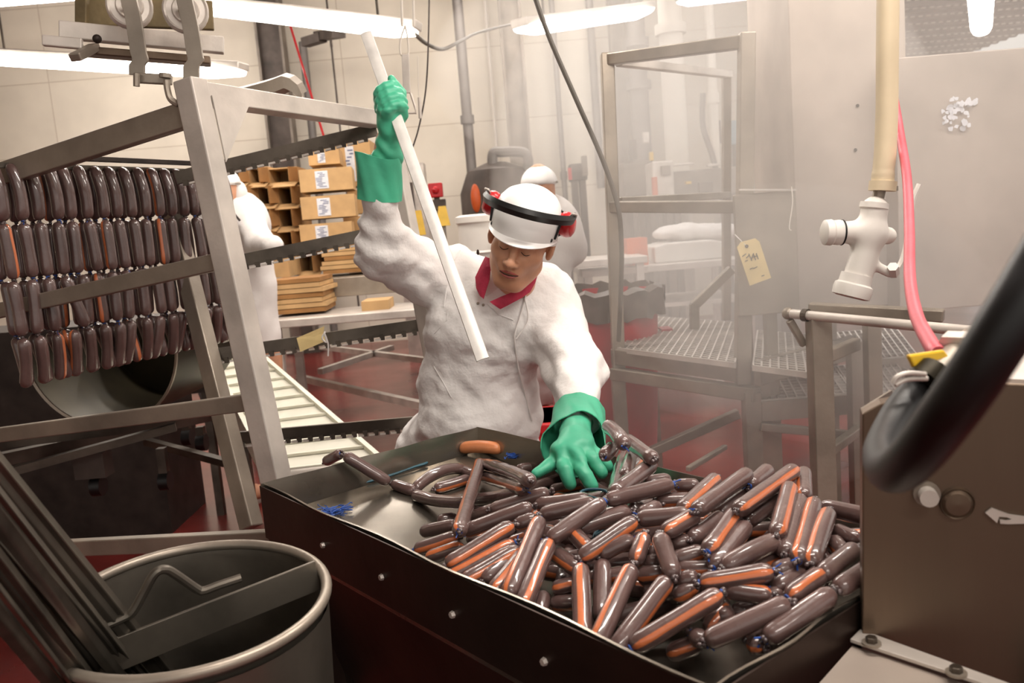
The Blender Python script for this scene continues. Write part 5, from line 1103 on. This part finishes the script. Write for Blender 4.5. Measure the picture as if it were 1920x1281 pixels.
def cuff(c0, c1, r0, r1, edge, par, nm='glove_cuff', wob=.003):
    ax = unit(V(c1)-V(c0)); R = frame(ax, CR); G = []
    for j in range(13):
        q = j/12; G.append([])
        for k in range(41):
            a = 2*PI*k/40; e, fl = edge(a); rr = r0+(r1-r0)*q+fl*q**3+wob*math.sin(3*a+5*q)*q+.0015*math.sin(9*a+q*7); G[-1].append(V(c0)+(V(c1)-V(c0))*q*e+R@V((math.cos(a)*rr, math.sin(a)*rr*.9, 0)))
    return MB().grid(G, .0022).build(nm, 'glove', par, smooth=True, autos=70)
def e1(a):   # a measured from picture right; bulges out left
    return 1+.05*math.sin(2*a+.5), .010*max(0, -math.cos(a))
cuff(W(711, 374, 2.43), W(714, 290, 2.41), .060, .0585, e1, g1)
def glove_low():
    dy = -.10; K = lambda x, y, Y: W(x, y, Y+dy); P = []
    fin = {'i': ((1054, 850, 1.9), (1060, 882, 1.86), (1069, 908, 1.845)), 'm': ((1075, 846, 1.9), (1092, 880, 1.85), (1110, 911, 1.83)), 'r': ((1096, 845, 1.91), (1113, 866, 1.88), (1129, 887, 1.865)), 'l': ((1111, 848, 1.935), (1128, 860, 1.91), (1141, 876, 1.90)), 't': ((1046, 862, 1.92), (1027, 874, 1.9), (1005, 888, 1.885))}
    for k_, pts in fin.items():
        r0, r1 = {'i': (.0165, .0135), 'm': (.017, .0135), 'r': (.016, .0128), 'l': (.014, .0115), 't': (.0165, .0112)}[k_]; q = smoothpath([K(*p) for p in pts], 3)
        for j in range(len(q)-1): f0, f1 = j/(len(q)-1), (j+1)/(len(q)-1); P.append(('c', q[j], q[j+1], r0+(r1-r0)*f0, r0+(r1-r0)*f1, .004))
    P += [('e', K(1076, 838, 1.925), (.047, .036, .028), None, .014), ('c', K(1058, 846, 1.92), K(1108, 844, 1.94), .018, .016, .014), ('c', K(1050, 858, 1.93), K(1066, 836, 1.95), .019, .022, .012), ('c', K(1078, 825, 1.96), W(1082, 792, 2.02), .036, .038, .02)]
    def d(v): return .0035*np.sin((v@unit(V((.15, .4, .9))))*120+1.5*np.sin(v[:, 0]*55))*np.exp(-((v[:, 2]-W(1080, 818, 1.93)[2])/.022)**2)+folds(v, .001, 3, 2.)
    return organic('glove', 'glove', P, .0034, man, it=1, disp=d)
g2 = glove_low()
def e2(a):   # front of the cuff (towards the camera) is short
    fr = max(0, -math.sin(a)); s = frame
    return 1-.42*max(0, math.sin(a+.2))+.07*math.sin(3*a+1), .004
c0, c1 = W(1086, 772, 2.05), W(1076, 850, 1.9)
g2c = cuff(c0, c1, .060, .069, lambda a: (1-.40*max(0, (math.sin(a) if (frame(unit(c1-c0), CR)@V((0, 1, 0)))@(EYE-c0) > 0 else -math.sin(a)))**.6+.06*math.sin(3*a+1), .004), g2, wob=.004)

# ================================================================ workers behind
def helper(label, head, cap, coatp, extra=(), face=None, legs=None):
    H = V(head); P = [('e', H, (.078, .095, .11), None, .02), ('e', H+V((face[0]*.05, face[1]*.05, -.045)), (.055, .055, .06), None, .03), ('c', H+(0, 0, -.08), H+(0, .02, -.2), .055, .06, .03)]+[('e', H+V((face[0]*.1, face[1]*.1, -.02)), (.015, .015, .02), None, .015)]
    s = coatp[0]; P += [('c', H+(0, .02, -.2), s, .07, .12, .05)]
    for sx in (-.1, .1): P += [('c', V((s[0]+sx, s[1], .85)), V((s[0]+sx, s[1], .48)), .09, .06, .05), ('c', V((s[0]+sx, s[1], .48)), V((s[0]+sx, s[1], .1)), .055, .045, .02), ('c', V((s[0]+sx, s[1], .06)), V((s[0]+sx+face[0]*.14, s[1]+face[1]*.14, .05)), .045, .04, .02)]
    P += [('e', V((s[0], s[1], .95)), (.12, .09, .2), None, .05), ('e', V((s[0], s[1], 1.25)), (.11, .08, .2), None, .05)]
    o = organic('person', 'skin', P, .02); tag(o, label, 'person')
    organic('coat', 'cloth_white', [(('e',)+tuple(p)+(None, .06)) if len(p) == 2 else (('c',)+tuple(p)+(.05,)) for p in coatp[1:]], .017, o, disp=lambda v: folds(v, .007, .8, 2.), fn=lambda P_, D: np.maximum(D, .5-P_[..., 2]))
    organic('cap', 'helmet', [('e', H+V(cap), (.093, .108, .09), None, .01)], .012, o, fn=lambda P_, D: np.maximum(D, H[2]+.0-P_[..., 2]))
    MB().lathe(H+V((cap[0], cap[1], .004)), [(.09, 0), (.097, .004), (.09, .016)], 24).build('cap_band', 'machine_grey', o, smooth=True)
    return o
h1 = W(418, 350, 4.6); s1 = W(440, 470, 4.65)
o = helper('person in white coat and cap, back turned, half hidden by the rack post', h1, (0, 0, .01), [s1,
    (W(440, 430, 4.68), V((.19, .17, .22))), (W(446, 520, 4.7), V((.2, .19, .32))), (W(450, 620, 4.7), V((.22, .2, .34))), (W(450, 720, 4.7), V((.23, .2, .34))),
    (W(462, 410, 4.6), W(490, 460, 4.45), .085, .075), (W(490, 460, 4.45), W(512, 462, 4.1), .07, .055), (W(425, 405, 4.7), W(465, 408, 4.65), .085, .085)], face=(.8, .5))
MB().lathe(h1+(0.01, .01, -.115), [(.06, 0), (.075, .01), (.065, .04)], 20).build('collar', 'collar_cloth', o, smooth=True)
organic('face_mask', 'cloth_white', [('e', h1+V((.07, .03, -.04)), (.045, .06, .07), None, .02)], .012, o)
MB().tube([W(428, 398, 4.45), W(440, 402, 4.45), W(450, 414, 4.45)], .006, 6).build('strap', 'ink', o)
h2 = W(1011, 348, 4.35); s2 = W(1022, 470, 4.4)
o = helper('person in white coat and pale cap standing back turned behind the red ear muffs', h2, (0, 0, .01), [s2,
    (W(1018, 440, 4.4), V((.2, .13, .2))), (W(1018, 520, 4.4), V((.15, .13, .25))), (W(1015, 600, 4.4), V((.16, .14, .25))), (W(1015, 700, 4.4), V((.18, .15, .3))),
    (W(1045, 400, 4.4), W(1072, 470, 4.45), .085, .075), (W(1072, 468, 4.45), W(1050, 500, 4.75), .07, .05), (W(985, 400, 4.4), W(950, 470, 4.45), .085, .07)], face=(.5, .85))

# ================================================================ steam, light, tidy
def steam(name, c, r, dens, label):
    m = bpy.data.materials.new(name+'_vapour'); m.use_nodes = True; nt = m.node_tree; N = nt.nodes; L = nt.links; N.remove(N['Principled BSDF'])
    vs = N.new('ShaderNodeVolumeScatter'); vs.inputs['Color'].default_value = (1, .95, .90, 1); vs.inputs['Anisotropy'].default_value = .1; vs.inputs['Density'].default_value = dens
    L.new(vs.outputs[0], N['Material Output'].inputs['Volume']); MT[name] = m
    o = MB().ball(c, r, nu=28, nv=16).build(name, name, smooth=True); tag(o, label, 'steam', kind='stuff'); return o
if not globals().get('NO_STEAM'):
    steam('steam_cloud', W(1660, 320, 2.72), (.95, .26, .9), .8, 'white steam drifting in front of the tall steel panels')
    steam('steam_cloud', W(1340, 330, 4.6), (1.2, .7, 1.3), .45, 'thin steam around the platform frame')
    steam('steam_cloud', W(1120, 120, 4.2), (.8, .6, .5), .32, 'faint steam under the light at the top of the picture')
    steam('steam_cloud', W(1440, 640, 2.7), (.75, .3, .5), .35, 'low steam over the grating and stand')
w = bpy.data.worlds.new('world'); S.world = w; w.use_nodes = True
bg = w.node_tree.nodes['Background']; bg.inputs['Color'].default_value = (1, .93, .85, 1); bg.inputs['Strength'].default_value = .6
S.cycles.max_bounces = 5; S.cycles.diffuse_bounces = 2; S.cycles.glossy_bounces = 3; S.cycles.transmission_bounces = 4; S.cycles.volume_bounces = 1; S.cycles.caustics_reflective = False; S.cycles.caustics_refractive = False
S.cycles.sample_clamp_indirect = 6; S.cycles.use_adaptive_sampling = True; S.cycles.adaptive_threshold = .05
for o in bpy.data.objects:
    if '_w' in o: del o['_w']
